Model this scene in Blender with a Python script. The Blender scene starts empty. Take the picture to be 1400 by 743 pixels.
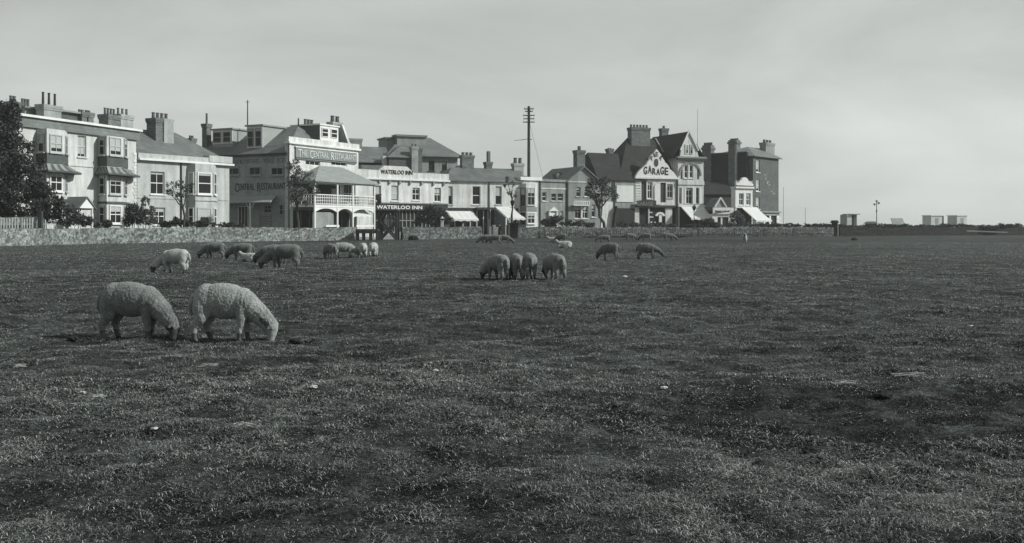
import bpy, bmesh, math, random
import numpy as np
from mathutils import Vector, Matrix
random.seed(7)
sc = bpy.context.scene
COL = sc.collection
F, CX, HY, EYE = 1400.0, 700.0, 308.0, 1.62   # focal length in photo pixels, image centre, horizon, eye height
SUN_EL, SUN_DIR = 33.0, (0.985, -0.13)
PI = math.pi

# ------------------------------------------------------------------ materials
def tint(v):
    k = min(1, max(0, v / 0.6)); return (v*(0.86+0.10*k), v, v*(0.97-0.0*k), 1)
MATS = {}
def mat(name, v, rough=0.85, vary=0.12, vscale=1.2, bump=0.0, bscale=20.0, spec=0.25, pattern=None, metal=0, streak=0.0):
    if name in MATS: return MATS[name]
    m = bpy.data.materials.new(name); m.use_nodes = True
    nt = m.node_tree; n = nt.nodes; l = nt.links
    b = n['Principled BSDF']; b.inputs['Roughness'].default_value = rough
    b.inputs['Specular IOR Level'].default_value = spec; b.inputs['Metallic'].default_value = metal
    tc = n.new('ShaderNodeTexCoord')
    def noise(s, det=4, vec=None):
        t = n.new('ShaderNodeTexNoise'); t.inputs['Scale'].default_value = s; t.inputs['Detail'].default_value = det
        t.inputs['Roughness'].default_value = 0.65
        l.new(vec or tc.outputs['Object'], t.inputs['Vector']); return t
    def ramp(src, lo, hi, a, c):
        r = n.new('ShaderNodeMapRange'); l.new(src, r.inputs['Value'])
        for k, x in zip(('From Min','From Max','To Min','To Max'), (lo, hi, a, c)): r.inputs[k].default_value = x
        return r.outputs['Result']
    def mul(a, c):
        r = n.new('ShaderNodeMath'); r.operation = 'MULTIPLY'; l.new(a, r.inputs[0]); l.new(c, r.inputs[1]); return r.outputs[0]
    f = ramp(noise(vscale).outputs['Fac'], 0.3, 0.7, 1-vary, 1+vary)
    f = mul(f, ramp(noise(vscale*9, 2).outputs['Fac'], 0.3, 0.7, 1-vary*.6, 1+vary*.6))
    h = None
    if streak:
        mp = n.new('ShaderNodeMapping'); mp.inputs['Scale'].default_value = (1, 1, .12); l.new(tc.outputs['Object'], mp.inputs['Vector'])
        f = mul(f, ramp(noise(1.6, 5, mp.outputs['Vector']).outputs['Fac'], 0.38, 0.62, 1-streak, 1.0))
    if pattern and pattern[0] in ('brick', 'slate'):
        br = n.new('ShaderNodeTexBrick')
        sep = n.new('ShaderNodeSeparateXYZ'); l.new(tc.outputs['Object'], sep.inputs[0])
        ad = n.new('ShaderNodeMath'); l.new(sep.outputs['X'], ad.inputs[0]); l.new(sep.outputs['Y'], ad.inputs[1])
        cb = n.new('ShaderNodeCombineXYZ'); l.new(ad.outputs[0], cb.inputs['X']); l.new(sep.outputs['Z'], cb.inputs['Y'])
        l.new(cb.outputs[0], br.inputs['Vector'])
        w, hh = pattern[1], pattern[2]
        br.inputs['Scale'].default_value = 1; br.inputs['Brick Width'].default_value = w; br.inputs['Row Height'].default_value = hh
        br.inputs['Mortar Size'].default_value = 0.012; br.inputs['Color1'].default_value = (pattern[3],)*3+(1,)
        br.inputs['Color2'].default_value = (pattern[4],)*3+(1,); br.inputs['Mortar'].default_value = (pattern[5],)*3+(1,)
        br.inputs['Bias'].default_value = 0
        sp = n.new('ShaderNodeRGBToBW'); l.new(br.outputs['Color'], sp.inputs[0]); f = mul(f, sp.outputs[0]); h = sp.outputs[0]
    if pattern and pattern[0] == 'flint':
        v1 = n.new('ShaderNodeTexVoronoi'); v1.inputs['Scale'].default_value = pattern[1]; l.new(tc.outputs['Object'], v1.inputs['Vector'])
        s1 = n.new('ShaderNodeSeparateColor'); l.new(v1.outputs['Color'], s1.inputs[0])
        f = mul(f, ramp(s1.outputs[0], 0, 1, pattern[2], pattern[3]))
        v2 = n.new('ShaderNodeTexVoronoi'); v2.feature = 'DISTANCE_TO_EDGE'; v2.inputs['Scale'].default_value = pattern[1]
        l.new(tc.outputs['Object'], v2.inputs['Vector'])
        e = ramp(v2.outputs['Distance'], 0, .09, .45, 1); f = mul(f, e); h = e
    if pattern and pattern[0] == 'rib':
        wv = n.new('ShaderNodeTexWave'); wv.bands_direction = pattern[2] if len(pattern) > 2 else 'X'; wv.inputs['Scale'].default_value = pattern[1]
        l.new(tc.outputs['Object'], wv.inputs['Vector']); f = mul(f, ramp(wv.outputs['Fac'], 0, 1, .72, 1.12)); h = wv.outputs['Fac']
    cm = n.new('ShaderNodeMix'); cm.data_type = 'RGBA'; cm.blend_type = 'MULTIPLY'; cm.inputs['Factor'].default_value = 1
    cm.inputs['A'].default_value = tint(v); cc = n.new('ShaderNodeCombineColor')
    for k in range(3): l.new(f, cc.inputs[k])
    l.new(cc.outputs[0], cm.inputs['B']); l.new(cm.outputs['Result'], b.inputs['Base Color'])
    if bump or h is not None:
        bp = n.new('ShaderNodeBump'); bp.inputs['Strength'].default_value = bump or .5; bp.inputs['Distance'].default_value = .03
        l.new(h if h is not None else noise(bscale, 3).outputs['Fac'], bp.inputs['Height']); l.new(bp.outputs['Normal'], b.inputs['Normal'])
    MATS[name] = m; return m

STUCCO = mat('stucco', .53, vary=.14, vscale=.45, streak=.28)
STUCCO2 = mat('cream_stucco', .42, vary=.14, vscale=.4, streak=.26)
WHITE = mat('white_paint', .62, rough=.6, vary=.06, streak=.10)
OFFWHITE = mat('old_white_render', .58, vary=.15, vscale=.5, streak=.30)
GREYR = mat('grey_render', .25, vary=.18, vscale=.5, streak=.28)
BRICK = mat('painted_brick', .28, vary=.16, vscale=.6, pattern=('brick', .45, .15, 1.1, .85, 1.25), streak=.12)
BRICKD = mat('dark_brick', .09, vary=.18, vscale=.7, pattern=('brick', .45, .15, 1.15, .8, 1.2), streak=.1)
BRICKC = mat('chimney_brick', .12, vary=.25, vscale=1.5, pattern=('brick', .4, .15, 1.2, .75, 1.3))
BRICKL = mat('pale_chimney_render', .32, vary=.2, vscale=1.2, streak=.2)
TAR = mat('tarred_wall', .022, vary=.35, vscale=.6, pattern=('brick', .45, .15, 1.2, .8, 1.3))
SLATE = mat('slate', .125, rough=.6, vary=.2, vscale=.5, pattern=('slate', .6, .32, 1.15, .85, .65))
SLATEL = mat('pale_slate', .15, rough=.6, vary=.16, vscale=.5, pattern=('slate', .6, .32, 1.12, .88, .7))
SLATED = mat('dark_tile', .019, rough=.75, vary=.28, vscale=.6, pattern=('slate', .5, .3, 1.25, .8, .6))
TIN = mat('corrugated_iron', .27, rough=.55, vary=.12, vscale=.5, pattern=('rib', 1.3), streak=.1)
LEAD = mat('lead', .22, rough=.5, vary=.12)
DARKW = mat('dark_painted_wood', .03, rough=.6, vary=.3)
TIMBER = mat('weathered_timber', .045, vary=.3, vscale=3)
TIMBERL = mat('grey_board', .26, vary=.25, vscale=3)
GLASS = mat('window_glass', .014, rough=.25, vary=.3, spec=.2)
FRAME2 = mat('dull_white_paint', .38, vary=.12)
BLIND = mat('window_blind', .36, vary=.08, vscale=2)
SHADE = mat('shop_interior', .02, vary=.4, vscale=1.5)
IRON = mat('cast_iron', .03, rough=.5, vary=.2)
SIGNG = mat('grey_sign', .20, vary=.08)
SIGND = mat('dark_sign', .028, rough=.5, vary=.15)
LETW = mat('white_letter', .62, vary=.05)
LETD = mat('black_letter', .022, vary=.1)
LETM = mat('faded_letter', .05, vary=.2)
LETF = mat('very_faded_letter', .15, vary=.25, vscale=3)
CANVAS = mat('awning_canvas', .56, vary=.08, vscale=.8)
CLOTH = mat('dark_cloth', .022, vary=.2)
SKIN = mat('skin', .35, vary=.05)
FLINT = mat('flint_wall_stone', .185, vary=.3, vscale=.5, pattern=('flint', 5.0, .40, 1.55), bump=.8)
FLINTD = mat('weathered_flint', .105, vary=.35, vscale=.5, pattern=('flint', 5.0, .3, 1.7), bump=.8)
MOSSY = mat('mossy_wall', .014, vary=.4, vscale=.7, pattern=('flint', 4, .5, 1.4), bump=.8)
PLASTER = mat('peeling_render', .42, vary=.55, vscale=1.3)
ROADM = mat('road_gravel', .17, vary=.15, vscale=.4, bump=.3)
PAVEM = mat('paving', .22, vary=.12, pattern=('brick', .6, .6, 1.05, .95, .7))
BEACHM = mat('shingle', .27, vary=.2, vscale=.8, bump=.4)
STONEP = mat('pale_stone', .45, vary=.2, vscale=8)
CLOD = mat('earth_clod', .014, vary=.4, vscale=8, bump=.6)
STRAWM = mat('straw', .38, vary=.2)
POT = mat('chimney_pot', .10, vary=.25)
HUTM = mat('hut_boards', .5, vary=.15, vscale=1.2, pattern=('rib', 2.2))

def leafmat(name, v, trans=.25):
    m = bpy.data.materials.new(name); m.use_nodes = True; nt = m.node_tree; n = nt.nodes; l = nt.links
    b = n['Principled BSDF']; b.inputs['Roughness'].default_value = .6; b.inputs['Specular IOR Level'].default_value = .2
    g = n.new('ShaderNodeNewGeometry'); r = n.new('ShaderNodeValToRGB')
    r.color_ramp.elements[0].color = tint(v*.5); r.color_ramp.elements[1].color = tint(v*1.7)
    l.new(g.outputs['Random Per Island'], r.inputs[0]); l.new(r.outputs[0], b.inputs['Base Color'])
    t = n.new('ShaderNodeBsdfTranslucent'); l.new(r.outputs[0], t.inputs['Color'])
    mx = n.new('ShaderNodeMixShader'); mx.inputs[0].default_value = trans
    l.new(b.outputs[0], mx.inputs[1]); l.new(t.outputs[0], mx.inputs[2]); l.new(mx.outputs[0], n['Material Output'].inputs['Surface'])
    return m
LEAF = leafmat('leaf', .075); LEAFD = leafmat('dark_leaf', .045); LEAFP = leafmat('pale_leaf', .13)
BARK = mat('bark', .045, vary=.3, vscale=4, bump=.5)

# ------------------------------------------------------------------ mesh building
class MB:
    def __init__(s): s.v = []; s.f = []; s.m = []
    def add(s, vs, fs, mi=0):
        o = len(s.v); s.v += [tuple(p) for p in vs]; s.f += [tuple(i+o for i in f) for f in fs]; s.m += [mi]*len(fs); return s
    def box(s, x0, x1, y0, y1, z0, z1, mi=0):
        if x0 > x1: x0, x1 = x1, x0
        if y0 > y1: y0, y1 = y1, y0
        v = [(x, y, z) for z in (z0, z1) for y in (y0, y1) for x in (x0, x1)]
        return s.add(v, [(0,2,3,1),(4,5,7,6),(0,1,5,4),(1,3,7,5),(3,2,6,7),(2,0,4,6)], mi)
    def prism(s, pts, z0, z1, mi=0):           # plan polygon extruded upwards
        n = len(pts); v = [(x, y, z0) for x, y in pts]+[(x, y, z1) for x, y in pts]
        a = sum(pts[i][0]*pts[(i+1)%n][1]-pts[(i+1)%n][0]*pts[i][1] for i in range(n))
        fs = [tuple(range(n-1, -1, -1)), tuple(range(n, 2*n))]+[(i, (i+1)%n, n+(i+1)%n, n+i) for i in range(n)]
        if a < 0: fs = [f[::-1] for f in fs]
        return s.add(v, fs, mi)
    def xprism(s, pts, y0, y1, mi=0):          # (x,z) polygon extruded in y
        n = len(pts); v = [(x, y0, z) for x, z in pts]+[(x, y1, z) for x, z in pts]
        a = sum(pts[i][0]*pts[(i+1)%n][1]-pts[(i+1)%n][0]*pts[i][1] for i in range(n))
        fs = [tuple(range(n)), tuple(range(2*n-1, n-1, -1))]+[(i, n+i, n+(i+1)%n, (i+1)%n) for i in range(n)]
        if a < 0: fs = [f[::-1] for f in fs]
        return s.add(v, fs, mi)
    def yprism(s, pts, x0, x1, mi=0):          # (y,z) polygon extruded in x
        n = len(pts); v = [(x0, y, z) for y, z in pts]+[(x1, y, z) for y, z in pts]
        a = sum(pts[i][0]*pts[(i+1)%n][1]-pts[(i+1)%n][0]*pts[i][1] for i in range(n))
        fs = [tuple(range(n-1, -1, -1)), tuple(range(n, 2*n))]+[(i, (i+1)%n, n+(i+1)%n, n+i) for i in range(n)]
        if a < 0: fs = [f[::-1] for f in fs]
        return s.add(v, fs, mi)
    def tube(s, p0, p1, r0, r1=None, n=8, mi=0, cap=True):
        r1 = r0 if r1 is None else r1; p0 = Vector(p0); p1 = Vector(p1); d = (p1-p0)
        if d.length < 1e-6: return s
        d.normalize(); a = d.orthogonal().normalized(); b = d.cross(a)
        v = [p0+(a*math.cos(t)+b*math.sin(t))*r0 for t in [2*PI*i/n for i in range(n)]]
        v += [p1+(a*math.cos(t)+b*math.sin(t))*r1 for t in [2*PI*i/n for i in range(n)]]
        fs = [(i, (i+1)%n, n+(i+1)%n, n+i) for i in range(n)]
        if cap: fs += [tuple(range(n-1, -1, -1)), tuple(range(n, 2*n))]
        return s.add(v, fs, mi)
    def bar(s, p0, p1, w, mi=0): return s.tube(p0, p1, w*.7, w*.7, 4, mi)
    def build(s, name, m, parent=None, smooth=False):
        me = bpy.data.meshes.new(name); me.from_pydata(s.v, [], s.f)
        for x in (m if isinstance(m, (list, tuple)) else [m]): me.materials.append(x)
        if max(s.m or [0]) > 0: me.polygons.foreach_set('material_index', s.m)
        if smooth: me.polygons.foreach_set('use_smooth', [True]*len(me.polygons))
        me.update(); o = bpy.data.objects.new(name, me); COL.objects.link(o)
        if parent: o.parent = parent
        return o
def tag(o, label=None, cat=None, group=None, kind=None):
    if label: o['label'] = label
    if cat: o['category'] = cat
    if group: o['group'] = group
    if kind: o['kind'] = kind
    return o
def empty(name, loc=(0,0,0), rz=0):
    o = bpy.data.objects.new(name, None); COL.objects.link(o); o.location = loc; o.rotation_euler = (0,0,rz); o.empty_display_size = .3; return o
def ground_pt(px, py): d = EYE*F/(py-HY); return Vector(((px-CX)/F*d, d, 0))
def at_d(px, d, z=0): return Vector(((px-CX)/F*d, d, z))
def zat(py, d): return EYE-(py-HY)/F*d

FONT_CACHE = {}
def lettering(txt, m, parent, x0, x1, z0, z1, y, side=False, name='lettering', rot=0, bold=.0):
    c = bpy.data.curves.new(name, 'FONT'); c.body = txt; c.size = 1; c.extrude = .02; c.offset = bold
    c.align_x = 'CENTER'; c.align_y = 'CENTER'; c.resolution_u = 2; c.materials.append(m)
    o = bpy.data.objects.new(name, c); COL.objects.link(o); bpy.context.view_layer.update()
    bb = [Vector(v) for v in o.bound_box]
    xs = [v.x for v in bb]; ys = [v.y for v in bb]; w = max(xs)-min(xs); h = max(ys)-min(ys)
    cx, cy = (max(xs)+min(xs))/2, (max(ys)+min(ys))/2
    sx, sy = abs(x1-x0)/w, (z1-z0)/h
    # convert the outline to a mesh so it is a plain solid
    dg = bpy.context.evaluated_depsgraph_get(); me = bpy.data.meshes.new_from_object(o.evaluated_get(dg))
    bpy.data.objects.remove(o)
    me.transform(Matrix.Translation((-cx, -cy, 0))); me.transform(Matrix.Diagonal((sx, sy, 1, 1)))
    o = bpy.data.objects.new(name, me); COL.objects.link(o)
    if not me.materials: me.materials.append(m)
    o.parent = parent
    if side: o.location = (y, (x0+x1)/2, (z0+z1)/2); o.rotation_euler = (PI/2, 0, -PI/2)
    else: o.location = ((x0+x1)/2, y, (z0+z1)/2); o.rotation_euler = (PI/2, rot, 0)
    return o

def fancy(txt, m, parent, x0, x1, z0, z1, y, side=False, small=.76, bold=.0):
    """painted signwriting: tall initials, the rest of each word smaller and hung from the top line"""
    runs = []; s = -1 if side else 1
    for w in txt.split(): runs.append((w[0], 1.25)); runs.append((w[1:], .86*len(w[1:]))); runs.append((None, .75))
    runs = runs[:-1]; tot = sum(r[1] for r in runs); L = x1-x0; p = 0; h = z1-z0
    for r, wd in runs:
        if r:
            a_ = x0+L*(p+.06)/tot; b_ = x0+L*(p+wd-.06)/tot
            if len(r) == 1 and wd > 1: lettering(r, m, parent, a_, b_, z0, z1, y, side, bold=bold)
            else: lettering(r, m, parent, a_, b_, z1-h*small-.02, z1-.02-h*.04, y, side, bold=bold)
        p += wd
class Bld:
    """A building: local x runs along its front, local y goes in, -y faces the street."""
    def __init__(s, name, label, cat, pxL, dL, pxR, dR, group=None):
        a = at_d(pxL, dL); b = at_d(pxR, dR); s.P = a; u = (b-a); s.W = u.length; u.normalize(); s.u = u; s.v = Vector((-u.y, u.x, 0))
        s.e = empty(name, a, math.atan2(u.y, u.x)); tag(s.e, label, cat, group); s.holes = []
    def ay(s, px, y=0.0):
        k = (px-CX)/F; q = s.P+s.v*y; den = s.u.x-k*s.u.y
        x = (k*q.y-q.x)/den; return x, (q+s.u*x).y
    def X(s, px, y=0.0): return s.ay(px, y)[0]
    def Z(s, px, py, y=0.0): return zat(py, s.ay(px, y)[1])
    def ax(s, px, x=0.0):
        k = (px-CX)/F; q = s.P+s.u*x; den = s.v.x-k*s.v.y
        y = (k*q.y-q.x)/den; return y, (q+s.v*y).y
    def Y(s, px, x=0.0): return s.ax(px, x)[0]
    def ZX(s, px, py, x=0.0): return zat(py, s.ax(px, x)[1])
    def part(s, mb, name, m, parent=None): return mb.build(name, m, parent or s.e)
    # window between two plan points of any upright face, recessed by rec
    def win(s, p0, p1, z0, z1, rec=-.10, cols=2, mid=True, fr=WHITE, fw=.09, blind=0, bt=0, sill=True, gl=GLASS, rows=0, parent=None, name='window'):
        if blind == 0 and gl is GLASS and random.random() < .55: blind = random.uniform(.12, .5); bt = 0
        if fr is WHITE and random.random() < .4: fr = FRAME2
        p0 = Vector((p0[0], p0[1])); p1 = Vector((p1[0], p1[1])); d = (p1-p0); w = d.length; d.normalize(); nv = Vector((d.y, -d.x))
        o = empty_none = None
        f = MB()
        f.box(0, fw, 0, .08, z0, z1); f.box(w-fw, w, 0, .08, z0, z1); f.box(fw, w-fw, 0, .08, z1-fw, z1); f.box(fw, w-fw, 0, .08, z0, z0+fw)
        if mid: f.box(fw, w-fw, .008, .07, (z0+z1)/2-.045, (z0+z1)/2+.045)
        for k in range(1, cols): x = w*k/cols; f.box(x-.03, x+.03, .016, .06, z0+fw, z1-fw)
        for k in range(1, rows): z = z0+(z1-z0)*k/rows; f.box(fw, w-fw, .02, .055, z-.025, z+.025)
        if sill: f.box(-.12, w+.12, -.12-max(rec, 0), .0, z0-.12, z0-.002)
        fo = f.build(name, fr, parent or s.e)
        pos = p0-nv*rec
        fo.location = (pos.x, pos.y, 0); fo.rotation_euler = (0, 0, math.atan2(d.y, d.x))
        g = MB(); g.box(fw*.5, w-fw*.5, .075, .10, z0+fw*.5, z1-fw*.5); go = g.build('pane', gl, fo if parent is None else fo)
        if blind:
            b = MB(); h = (z1-z0)*blind; b.box(fw, w-fw, .064, .073, (z1-h) if bt == 0 else z0+fw, z1-fw if bt == 0 else z0+h); b.build('blind', BLIND, fo)
        return fo
    def fwin(s, px0, px1, py0, py1, **k):
        x0, x1 = s.X(px0), s.X(px1); pm = (px0+px1)/2; z0, z1 = s.Z(pm, py1), s.Z(pm, py0)
        k.setdefault('rec', .14); s.holes.append((x0, x1, z0, z1)); return s.win((x0, 0), (x1, 0), z0, z1, **k)
    def wall(s, x0, x1, depth, z1, m, z0=-.2, name='wall'):
        mb = MB(); hs = [h for h in s.holes if h[0] >= x0-.01 and h[1] <= x1+.01 and h[3] <= z1]
        xs = sorted({x0, x1} | {h[0] for h in hs} | {h[1] for h in hs}); zs = sorted({z0, z1} | {h[2] for h in hs} | {h[3] for h in hs})
        for i in range(len(xs)-1):
            for j in range(len(zs)-1):
                cx, cz = (xs[i]+xs[i+1])/2, (zs[j]+zs[j+1])/2
                if any(h[0] < cx < h[1] and h[2] < cz < h[3] for h in hs): continue
                mb.add([(xs[i],0,zs[j]),(xs[i+1],0,zs[j]),(xs[i+1],0,zs[j+1]),(xs[i],0,zs[j+1])], [(0,1,2,3)])
        for a, b, c, d in hs:
            r = .3
            mb.add([(a,0,c),(b,0,c),(b,r,c),(a,r,c)], [(0,1,2,3)]); mb.add([(a,0,d),(b,0,d),(b,r,d),(a,r,d)], [(3,2,1,0)])
            mb.add([(a,0,c),(a,r,c),(a,r,d),(a,0,d)], [(0,1,2,3)]); mb.add([(b,0,c),(b,r,c),(b,r,d),(b,0,d)], [(3,2,1,0)])
            mb.add([(a,r,c),(b,r,c),(b,r,d),(a,r,d)], [(0,1,2,3)])
        D = depth
        mb.add([(x0,0,z0),(x1,0,z0),(x1,D,z0),(x0,D,z0),(x0,0,z1),(x1,0,z1),(x1,D,z1),(x0,D,z1)], [(0,3,2,1),(4,5,6,7),(1,2,6,5),(2,3,7,6),(3,0,4,7)])
        s.holes = [h for h in s.holes if h not in hs]
        return mb.build(name, m, s.e)
    def slab(s, x0, x1, y0, y1, z0, z1, name, m, parent=None): return MB().box(x0, x1, y0, y1, z0, z1).build(name, m, parent or s.e)
    def hip(s, x0, x1, y0, y1, z0, z1, rx0, rx1, m, name='roof', ov=.3, ry=None):
        ym = (y0+y1)/2 if ry is None else ry; x0 -= ov; x1 += ov; y0 -= ov; y1 += ov
        b = [(x0,y0),(x1,y0),(x1,y1),(x0,y1)]; t = .12
        v = [(x,y,z0) for x,y in b]+[(x,y,z0+t) for x,y in b]+[(rx0,ym,z1),(rx1,ym,z1)]
        return MB().add(v, [(3,2,1,0),(0,1,5,4),(1,2,6,5),(2,3,7,6),(3,0,4,7),(4,5,9,8),(5,6,9),(6,7,8,9),(7,4,8)]).build(name, m, s.e)
    def hipy(s, x0, x1, y0, y1, z0, z1, ry0, ry1, m, name='roof', ov=.3, rx=None):   # ridge runs inwards
        xm = (x0+x1)/2 if rx is None else rx; x0 -= ov; x1 += ov; y0 -= ov; y1 += ov
        b = [(x0,y0),(x1,y0),(x1,y1),(x0,y1)]; t = .12
        v = [(x,y,z0) for x,y in b]+[(x,y,z0+t) for x,y in b]+[(xm,ry0,z1),(xm,ry1,z1)]
        return MB().add(v, [(3,2,1,0),(0,1,5,4),(1,2,6,5),(2,3,7,6),(3,0,4,7),(4,5,8),(5,6,9,8),(6,7,9),(7,4,8,9)]).build(name, m, s.e)
    def chimney(s, px0, px1, pyt, pyb, y, m=BRICKC, pots=3, ph=.8, deep=.9, pr=.16, cap=True, potm=POT, along=True):
        x0, x1 = s.X(px0, y), s.X(px1, y); pm = (px0+px1)/2; zt, zb = s.Z(pm, pyt, y), s.Z(pm, pyb, y)-1.0
        mb = MB().box(x0, x1, y, y+deep, zb, zt)
        if cap: mb.box(x0-.07, x1+.07, y-.07, y+deep+.07, zt-.45, zt-.25); mb.box(x0-.11, x1+.11, y-.11, y+deep+.11, zt-.248, zt+.05)
        ch = mb.build('chimney', m, s.e)
        for k in range(pots):
            x = x0+(x1-x0)*(k+.5)/pots; q = MB().tube((x, y+deep/2, zt), (x, y+deep/2, zt+ph), pr, pr*.78, 10); q.tube((x, y+deep/2, zt+ph-.1), (x, y+deep/2, zt+ph), pr, pr, 10)
            q.build('chimney_pot', potm, ch)
        return ch
    def awning(s, xa, xb, zt, zb, out, m=CANVAS, y=0.0, valance=.25, frame=True):
        mb = MB(); n = 14; v = []; fs = []
        for i in range(n+1):
            x = xa+(xb-xa)*i/n
            for j in range(5):
                t = j/4; sag = -.10*math.sin(PI*t)+.03*math.sin(i*2.1)*math.sin(PI*t)
                v.append((x, y-out*t, zt+(zb-zt)*t+sag))
            v.append((x, y-out-.01, zb-valance*(1+.25*math.sin(i*1.7))))
        for i in range(n):
            for j in range(5): a = i*6+j; fs.append((a, a+1, a+7, a+6))
        k = len(v); v2 = [(p[0], p[1]+.02, p[2]-.03) for p in v]; fs2 = [tuple(q+k for q in f[::-1]) for f in fs]
        mb.add(v+v2, fs+fs2); o = mb.build('awning', m, s.e)
        if frame:
            q = MB()
            for x in (xa+.1, xb-.1): q.tube((x, y, zb-.1), (x, y-out+.05, zb-.02), .03); q.tube((x, y, zt-.05), (x, y-out+.05, zb-.04), .02)
            q.build('awning_arm', IRON, o)
        return o
    def bay(s, px, d, z0, z1, m, name='bay'):   # px = four photo columns of a canted bay's plan corners: left root, left front, right front, right root
        x0 = s.X(px[0]); x1 = s.X(px[1], -d); x2 = s.X(px[2], -d); x3 = px[3] if px[3] < 60 else s.X(px[3])
        pl = [(x0, .05), (x0, 0), (x1, -d), (x2, -d), (x3, 0), (x3, .05)]
        s.part(MB().prism(pl, z0, z1), name, m); return pl

def offset(pl, k):
    cx = sum(p[0] for p in pl)/len(pl); w = max(p[0] for p in pl)-min(p[0] for p in pl)
    return [(cx+(x-cx)*(1+2*k/w), y-(k if y < 0.04 else 0)) for x, y in pl]

# ------------------------------------------------------------------ value noise
def vnoise(x, y, z=0.0, seed=0):
    x = np.asarray(x, float); y = np.asarray(y, float)+0*x; z = np.asarray(z, float)+0*x
    xi, yi, zi = np.floor(x), np.floor(y), np.floor(z); fx, fy, fz = x-xi, y-yi, z-zi
    fx, fy, fz = [t*t*(3-2*t) for t in (fx, fy, fz)]
    xi, yi, zi = xi.astype(np.int64), yi.astype(np.int64), zi.astype(np.int64)
    def h(a, b, c):
        n = (a*73856093) ^ (b*19349663) ^ (c*83492791) ^ (seed*2654435761)
        n = (n ^ (n >> 13))*1274126177 & 0x7fffffff; n = n ^ (n >> 16); return (n & 0xffff)/65535.0
    r = 0
    for dx in (0, 1):
        for dy in (0, 1):
            for dz in (0, 1):
                r = r+h(xi+dx, yi+dy, zi+dz)*(fx if dx else 1-fx)*(fy if dy else 1-fy)*(fz if dz else 1-fz)
    return r
def fbm(x, y, z=0.0, oct=4, seed=0):
    a, t, s = 1.0, 0, 0
    for k in range(oct): t = t+a*vnoise(np.asarray(x)*2**k, np.asarray(y)*2**k, np.asarray(z)*2**k, seed+k); s += a; a *= .5
    return t/s
def hgt(x, y):
    x = np.asarray(x, float); y = np.asarray(y, float); d = np.sqrt(x*x+y*y)
    fade = np.clip((75-d)/40, 0, 1)
    b = (fbm(x/7, y/7, 0, 3, 11)-.5)*.22+(fbm(x/1.3, y/1.3, 0, 3, 21)-.5)*.14+(vnoise(x/.28, y/.28, 0, 31)-.5)*.07
    return b*fade
def hz(x, y): return float(hgt(np.array([x]), np.array([y]))[0])

# ------------------------------------------------------------------ ground
def build_ground():
    a = np.concatenate([np.linspace(-32, 32, 420), np.linspace(34, 326, 74)]); a = np.radians(a)
    r = np.concatenate([[.4, 1.2, 2.2], np.geomspace(3.2, 90, 330), np.geomspace(95, 9000, 34)])
    A, R = np.meshgrid(a, r); X = np.sin(A)*R; Y = np.cos(A)*R; Z = hgt(X.ravel(), Y.ravel())
    v = np.stack([X.ravel(), Y.ravel(), Z], 1); v = np.vstack([v, [[0, 0, 0]]])
    n = len(a); m = len(r); i = np.arange(m-1)[:, None]*n+np.arange(n)[None]; j = np.arange(m-1)[:, None]*n+(np.arange(n)[None]+1) % n
    q = np.stack([i, i+n, j+n, j], 2).reshape(-1, 4)[:, ::-1]
    me = bpy.data.meshes.new('ground'); c = len(v)-1
    tri = [(c, (k+1) % n, k) for k in range(n)]
    me.from_pydata(v.tolist(), [], q.tolist()+tri)
    me.polygons.foreach_set('use_smooth', [True]*len(me.polygons)); me.update()
    mt = bpy.data.materials.new('pasture'); mt.use_nodes = True; nt = mt.node_tree; N = nt.nodes; L = nt.links
    b = N['Principled BSDF']; b.inputs['Roughness'].default_value = .9; b.inputs['Specular IOR Level'].default_value = .1
    tc = N.new('ShaderNodeTexCoord')
    def noise(s, det, rough=.65, sx=1):
        mp = N.new('ShaderNodeMapping'); mp.inputs['Scale'].default_value = (sx, 1, 1); L.new(tc.outputs['Object'], mp.inputs['Vector'])
        t = N.new('ShaderNodeTexNoise'); t.inputs['Scale'].default_value = s; t.inputs['Detail'].default_value = det; t.inputs['Roughness'].default_value = rough
        L.new(mp.outputs['Vector'], t.inputs['Vector']); return t.outputs['Fac']
    def mr(src, a0, a1, b0, b1):
        x = N.new('ShaderNodeMapRange'); L.new(src, x.inputs['Value'])
        for k, q in zip(('From Min','From Max','To Min','To Max'), (a0, a1, b0, b1)): x.inputs[k].default_value = q
        return x.outputs['Result']
    def mul(p, q):
        x = N.new('ShaderNodeMath'); x.operation = 'MULTIPLY'; L.new(p, x.inputs[0]); L.new(q, x.inputs[1]); return x.outputs[0]
    f = mul(mr(noise(.035, 4), .35, .65, .65, 1.4), mr(noise(.35, 5, .7), .33, .67, .5, 1.5))
    f = mul(f, mr(noise(1.6, 6, .8), .36, .64, .3, 1.75)); f = mul(mul(f, mr(noise(11, 5, .85), .38, .62, .25, 1.9)), mr(noise(70, 3, .8), .38, .62, .35, 1.7))
    st = mr(noise(1.1, 6, .8), .60, .72, 0, 1)
    mx = N.new('ShaderNodeMix'); mx.data_type = 'RGBA'; L.new(st, mx.inputs['Factor'])
    mx.inputs['A'].default_value = tint(.038); mx.inputs['B'].default_value = tint(.085)
    cc = N.new('ShaderNodeCombineColor')
    for k in range(3): L.new(f, cc.inputs[k])
    m2 = N.new('ShaderNodeMix'); m2.data_type = 'RGBA'; m2.blend_type = 'MULTIPLY'; m2.inputs['Factor'].default_value = 1
    L.new(mx.outputs['Result'], m2.inputs['A']); L.new(cc.outputs[0], m2.inputs['B']); L.new(m2.outputs['Result'], b.inputs['Base Color'])
    bp = N.new('ShaderNodeBump'); bp.inputs['Strength'].default_value = .9; bp.inputs['Distance'].default_value = .09
    L.new(noise(6, 6, .75), bp.inputs['Height']); L.new(bp.outputs['Normal'], b.inputs['Normal'])
    me.materials.append(mt)
    o = bpy.data.objects.new('ground', me); COL.objects.link(o); tag(o, kind='structure')
build_ground()

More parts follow.
